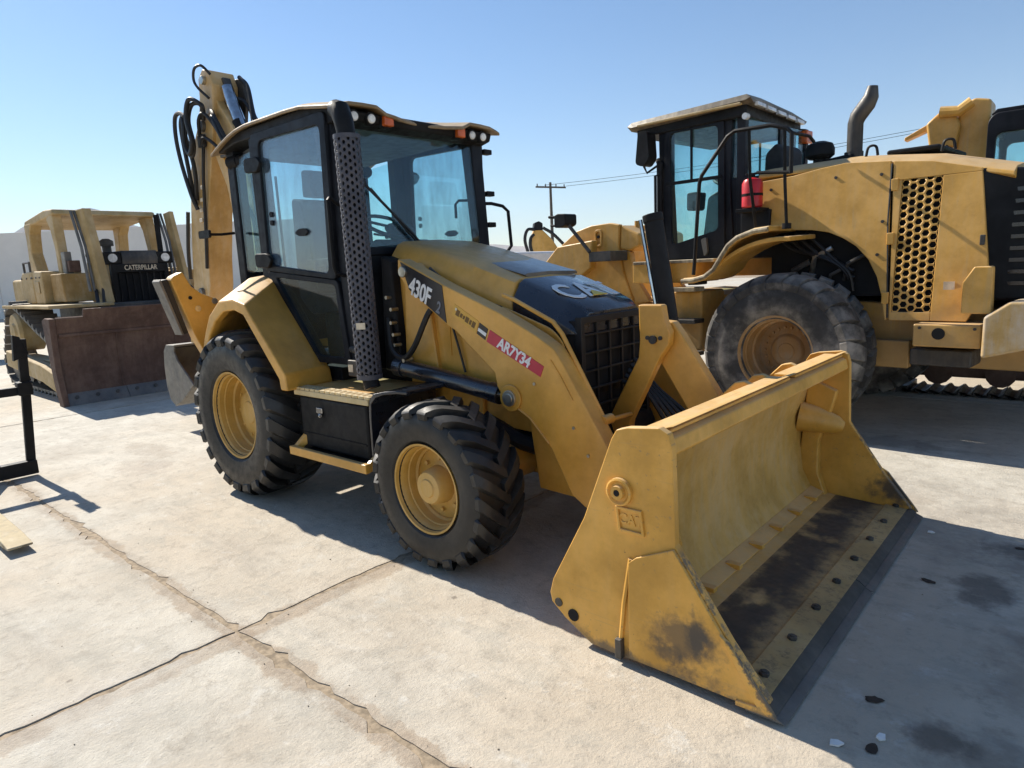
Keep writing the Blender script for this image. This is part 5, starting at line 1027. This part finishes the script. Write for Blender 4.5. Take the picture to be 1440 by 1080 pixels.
# ------------------------------------------------------------------ excavator at the right edge, behind the wheel loader
EX = thing('excavator', 'excavator with black cab and yellow boom at the right edge, behind the wheel loader', 'excavator', (5.0,6.9,0), 0)
for s in (-1,1):
    mb = MB()
    for k in range(26):
        x = -1.75+k*.14
        for z in (.02,.78): mb.prism([(x,z),(x+.13,z),(x+.13,z+.04),(x+.05,z+(.07 if z > .5 else -.02)),(x,z+.04)], 'y', s*1.25-.28, s*1.25+.28)
    for k in range(8):
        a = PI/2+PI*k/7
        for c, sg in ((-1.75,1),(1.9,-1)):
            x, z = c+sg*.40*math.cos(a), .42+.40*math.sin(a); mb.prism([(x-.06,z-.06),(x+.06,z-.06),(x+.06,z+.06),(x-.06,z+.06)], 'y', s*1.25-.28, s*1.25+.28)
    mb.build('track', steel_dark, EX, kind='stuff')
    mb = MB(); mb.prism([(-1.7,.2),(1.85,.2),(1.85,.66),(-1.7,.66)], 'y', s*1.25-.2, s*1.25+.2); mb.build('track_frame', rust, EX, .04)
    for k in range(6):
        mb = MB(); mb.lathe([(-.24,.14),(.24,.14),(.26,.06)], (-1.4+k*.58, s*1.25, .26), 14); mb.build('track_roller', rust, EX)
mb = MB(); mb.box(-.8,-.8,.5,.8,.8,1.0); mb.build('undercarriage', steel_dark, EX, .05)
mb = MB(); mb.box(-1.6,-1.3,1.0,2.6,1.3,1.75); mb.build('upper_body', yellow_wl, EX, .05)
mb = MB(); mb.box(.9,-.2,1.75,2.6,1.3,2.5); mb.build('engine_cover', yellow_wl, EX, .06)
mb = MB(); ring_prism(mb, rounded([(-1.12,1.75),(-1.12,2.96),(-1.06,3.03),(.5,3.03),(.55,1.75)], .05), rounded([(-1.04,2.20),(-1.04,2.78),(-1.0,2.82),(.40,2.82),(.44,2.20)], .08), 'y', -1.30, -1.22); mb.build('cab_side', cab_black, EX, .015)
mb = MB(); ring_prism(mb, rounded([(-1.12,1.75),(-1.12,2.96),(-1.06,3.03),(.5,3.03),(.55,1.75)], .05), rounded([(-1.04,2.20),(-1.04,2.78),(-1.0,2.82),(.40,2.82),(.44,2.20)], .08), 'y', -.25, -.18); mb.build('cab_side', cab_black, EX, .015)
mb = MB(); mb.prism([(-1.1,3.02),(.5,3.02),(.5,3.07),(-1.05,3.07)], 'y', -1.28, -.20); mb.build('cab_roof', cab_black, EX, .01)
mb = MB(); mb.box(-1.10,-1.22,2.86,-1.06,-.25,3.0); mb.box(-1.10,-1.22,1.75,-1.06,-.25,2.2); mb.build('cab_front', cab_black, EX, .01, kind='stuff')
for a in ((-1.05,-1.265,2.18,.45,-1.257,2.84),(-1.05,-.22,2.18,.45,-.212,2.84),(-1.085,-1.2,2.2,-1.075,-.27,2.86)):
    mb = MB(); mb.box(*a); mb.build('cab_pane', pane_wl, EX)
mb = MB(); mb.box(-.7,-1.307,2.90,-.4,-1.30,2.97); mb.build('roof_lamp', steel_worn, EX)
mb = MB(); mb.prism([(-1.46,1.7),(-1.12,1.7),(-1.14,3.24),(-1.30,3.28),(-1.44,3.20)], 'y', -.95, -.55); mb.build('boom', yellow_wl, EX, .03)
mb = MB(); mb.prism([(-1.70,2.80),(-1.44,2.76),(-1.40,3.0),(-1.50,3.20),(-1.60,3.18),(-1.74,3.06)], 'y', -1.05, -.55); mb.build('stick', yellow_wl, EX, .03)
mb = MB(); mb.prism([(-1.98,2.92),(-1.70,3.02),(-1.70,3.10),(-1.98,2.96)], 'y', -.9, -.75); mb.build('bucket_link', yellow_wl, EX, .01)
mb = MB(); mb.tube([(-1.60,-1.08,3.16),(-1.42,-1.08,3.14),(-1.30,-1.08,3.22)], .06, 10); mb.build('boom_cylinder', yellow_wl, EX)
mb = MB(); mb.tube([(-1.52,-1.0,2.82),(-1.50,-1.0,2.2)], .05, 8); mb.build('boom_hose', hose_m, EX)

# ------------------------------------------------------------------ black steel stand and fork, left edge
SF = thing('steel_stand', 'black steel attachment frame standing on the concrete at the left edge', 'steel frame', (-2.28,-1.9,0))
mb = MB(); mb.beam([(0,-.02,.10),(0,.035,.80),(0,.065,1.24)], .05, .07); mb.build('upright', black, SF, .006)
mb = MB(); mb.prism([(.10,1.10),(.05,1.26),(.0,1.28),(-.02,1.05)], 'x', -.03, .03); mb.build('upright_tip', black, SF, .005)
mb = MB(); mb.box(-.04,-1.5,.02,.05,.02,.145); mb.build('base_bar', black, SF, .008)
mb = MB(); mb.box(-.03,-1.5,.745,.03,.03,.82); mb.build('cross_bar', black, SF, .008)
mb = MB(); mb.box(-.05,-.03,.74,.06,.08,.86); mb.build('bar_joint', black, SF, .01)
mb = MB(); mb.beam([(0,-1.45,.10),(0,-1.40,.80),(0,-1.37,1.24)], .055, .10); mb.build('upright', black, SF, .006)
mb = MB(); mb.hexa([(-.04,-.25,.145),(.04,-.25,.145),(.04,-.35,.145),(-.04,-.35,.145)],[(-.03,-.55,.75),(.03,-.55,.75),(.03,-.63,.75),(-.03,-.63,.75)]); mb.build('brace', black, SF)
FK = MB(); FK.prism([(-1.9,.03),(-.30,.025),(-.16,.04),(-.16,.055),(-.4,.075),(-1.9,.085)], 'y', -2.56, -2.42)
tag(FK.build('fork_tine', fork_m, None, .008), 'flat worn fork tine with a pale tip lying on the concrete, lower left', 'fork tine')

# ------------------------------------------------------------------ far things
WH = thing('warehouse', 'long pale grey concrete warehouse wall far behind the bulldozer', 'warehouse', (-45.5,7.0,0))
dv = Vector((6.27,5.45,0)).normalized(); pv = Vector((-dv.y, dv.x, 0))
for k in range(-5, 5):
    a = dv*(k*4.0+.03); b = dv*(k*4.0+3.97); top = 5.15 if k % 2 else 5.12
    mb = MB(); mb.hexa([a, b, b+pv*.3, a+pv*.3], [v+Vector((0,0,top)) for v in (a, b, b+pv*.3, a+pv*.3)]); mb.build('wall_panel', wall_m, WH, .02)
a = dv*-20.02+pv*.05; b = dv*19.98+pv*.05
mb = MB(); mb.hexa([a, b, b+pv*14, a+pv*14], [v+Vector((0,0,4.9)) for v in (a, b, b+pv*14, a+pv*14)]); mb.build('warehouse_body', wall_m, WH)
UP = thing('utility_pole', 'thin wooden utility pole with one crossarm far behind the hood', 'utility pole', (-32.6,45.4,0))
mb = MB(); mb.tube([(0,0,0),(-.1,.1,5),(-.42,.5,9.0)], [.16,.14,.11], 8); mb.build('pole', wood_p, UP)
mb = MB(); mb.beam([(-1.1,-.75,8.62),(.35,1.75,8.55)], .12, .14); mb.build('crossarm', wood_p, UP)
for q in (-.9,-.35,.35,.9):
    c = Vector((-.375,.5,8.66))+Vector((.725,1.25,-.035))*q; mb = MB(); mb.cyl(c, c+Vector((0,0,.2)), .05, 6); mb.build('insulator', steel_dark, UP)
for k, (oy, oz) in enumerate(((-.6,0),(1.5,-.05))):
    A = Vector((-32.98+oy*.4,45.9+oy,8.75+oz)); B = Vector((20,72,15.2+oz)); P = [A.lerp(B, t/16)-Vector((0,0,5.0*(t/16)*(1-t/16))) for t in range(17)]
    mb = MB(); mb.tube(P, .018, 5); tag(mb.build('power_line', hose_m), ('upper thin overhead wire running right from the far end of the crossarm','lower thin overhead wire running right from the near end of the crossarm')[k], 'power line', 'overhead wires')
# small backhoe arm peeking over the hood
SB = thing('mini_excavator', 'small distant yellow digger arm with looping hoses just above the black hood nose', 'excavator', (-6.5,11.0,0))
mb = MB(); mb.prism([(-.55,1.1),(.62,1.1),(.50,1.95),(.25,2.35),(-.02,2.62),(-.22,2.66),(-.30,2.45),(-.36,1.9)], 'y', -.12, .12); mb.xform(Matrix.Rotation(math.radians(48),4,'Z')); mb.build('arm', yellow_wl, SB, .02)
mb = MB(); mb.prism([(-.26,2.60),(-.22,2.80),(-.10,2.84),(.0,2.78),(.0,2.6)], 'y', -.15, .15); mb.xform(Matrix.Rotation(math.radians(48),4,'Z')); mb.build('arm_end', black, SB, .02)
for P in ([(.0,-.16,2.66),(.25,-.17,2.50),(.5,-.17,2.25),(.72,-.16,2.0)], [(-.22,-.15,2.62),(-.42,-.17,2.62),(-.5,-.17,2.35),(-.4,-.15,1.95)], [(-.25,-.15,2.5),(-.34,-.16,2.4),(-.36,-.16,2.2),(-.3,-.15,1.95)]):
    mb = MB(); mb.tube(spline(P, 6), .045, 6); mb.xform(Matrix.Rotation(math.radians(48),4,'Z')); mb.build('hose', hose_m, SB)
mb = MB(); mb.box(-1.2,-.9,.5,1.2,.9,1.3); mb.build('body', yellow_wl, SB, .05)
for s in (-1,1): mb = MB(); mb.prism(rounded([(-1.2,.0),(1.2,.0),(1.2,.5),(-1.2,.5)], .22), 'y', s*.95-.2, s*.95+.2); mb.build('track', steel_dark, SB)
VN = thing('white_van', 'white van roof just visible beyond the hood, under the small digger arm', 'van', (-3.9,9.0,0), 48)
mb = MB(); mb.prism(rounded([(-1.9,.45),(1.9,.45),(1.95,1.0),(1.35,1.2),(.9,1.92),(-1.8,1.98),(-1.9,1.7)], .12), 'y', -.85, .85); mb.build('body', white_p, VN, .06, 3)
mb = MB(); mb.prism([(1.28,1.22),(.88,1.82),(.5,1.82),(.5,1.22)], 'y', -.856, .856); mb.build('side_window', black_gloss, VN, .004)
for x in (-1.2,1.2):
    for s in (-1,1): mb = MB(); mb.lathe([(-.1,.33),(.1,.33)], (x,s*.78,.33), 20); mb.build('wheel', rubber, VN)
PK = thing('flatbed_truck', 'dark parked truck half hidden behind the bulldozer at the far left', 'truck', (-17.5,-1.7,0), 40)
mb = MB(); mb.prism(rounded([(-2.6,.5),(2.6,.5),(2.6,1.0),(2.3,1.9),(1.3,1.95),(1.2,1.1),(-2.6,1.1)], .08), 'y', -.95, .95); mb.build('body', black, PK, .05)
for x in (-1.7,1.7):
    for s in (-1,1): mb = MB(); mb.lathe([(-.14,.45),(.14,.45)], (x,s*.85,.45), 20); mb.build('wheel', rubber, PK)

# ------------------------------------------------------------------ litter on the slabs
rr = random.Random(11)
def scrap(p, s_, rot, label):
    mb = MB(); pts = [(a*s_*rr.uniform(.7,1.2), b*s_*rr.uniform(.5,1.1)) for a, b in ((-1,-.5),(.1,-.7),(1,0),(.4,.6),(-.6,.5))]
    mb.prism(pts, 'z', .003, .010); mb.xform(Matrix.Translation((p[0],p[1],.0)) @ Matrix.Rotation(rot,4,'Z') @ Matrix.Rotation(.12,4,'X')); tag(mb.build('paper_scrap', paper), label, 'litter', 'white paper scraps in the bucket shadow')
scrap((4.36,-1.19), .026, .5, 'white paper scrap in the shadow nearest the bucket corner')
scrap((4.47,-1.07), .022, 1.2, 'thin white paper scrap beside the larger one in the shadow')
scrap((4.28,.98), .024, .2, 'small white scrap beyond the far bucket corner')
for k, (x, y, s_) in enumerate(((4.40,-.86,.045),(4.38,.30,.045),(4.70,1.0,.04),(4.46,-1.14,.04))):
    mb = MB(); s_ *= .7; mb.ball((0,0,0), s_, sq=(1,.6,.12))
    for v in mb.bm.verts: v.co *= 1+rr.uniform(-.25,.3)
    mb.xform(Matrix.Translation((x,y,s_*.1)) @ Matrix.Rotation(rr.uniform(0,3),4,'Z'))
    o = mb.build('mud_clod', clod_m); tag(o, ('dark mud clod on the shaded concrete beyond the white scraps','dark mud clod near the middle of the bucket cutting edge','small mud clod at the sunlit border of the bucket shadow','dark mud clod beside the white paper scraps')[k], 'mud clod', 'mud clods in front of the bucket')
mb = MB()
for k in range(260):
    x, y = rr.uniform(-3,5.2), rr.uniform(-3.6,3.6); s_ = rr.choice((.0015,.002,.003,.004))
    if rr.random() < .5:
        if rr.random() < .5: y = -2.1+rr.gauss(0,.10)
        else: x = 1.92+rr.gauss(0,.10)
    c = Vector((x,y,s_*.4)); vs = mb.verts([c+Vector((rr.uniform(.6,1.2)*s_*a, rr.uniform(.6,1.2)*s_*b, s_*d*.7)) for a, b, d in ((-1,-1,-.6),(1,-1,-.6),(1,1,-.6),(-1,1,-.6),(0,0,1))])
    mb.face(vs[:4][::-1])
    for q in range(4): mb.face([vs[q], vs[(q+1)%4], vs[4]])
o = mb.build('grit', dirt); o['kind'] = 'stuff'

# ------------------------------------------------------------------ the air: thin even haze round everything (the hills fade in it)
hb = MB(); hb.prism([(-5900,-5900),(5900,-5900),(5900,5900),(-5900,5900)], 'z', -1.5, 520)
hm = bpy.data.materials.new('haze'); hm.use_nodes = True; hn = hm.node_tree
for n_ in list(hn.nodes):
    if n_.type != 'OUTPUT_MATERIAL': hn.nodes.remove(n_)
pv_ = hn.nodes.new('ShaderNodeVolumePrincipled'); pv_.inputs['Color'].default_value = (.86,.92,1,1); pv_.inputs['Density'].default_value = .00010; pv_.inputs['Anisotropy'].default_value = 0
hn.links.new(pv_.outputs[0], hn.nodes['Material Output'].inputs['Volume'])
hz = hb.build('haze', hm); hz['kind'] = 'stuff'
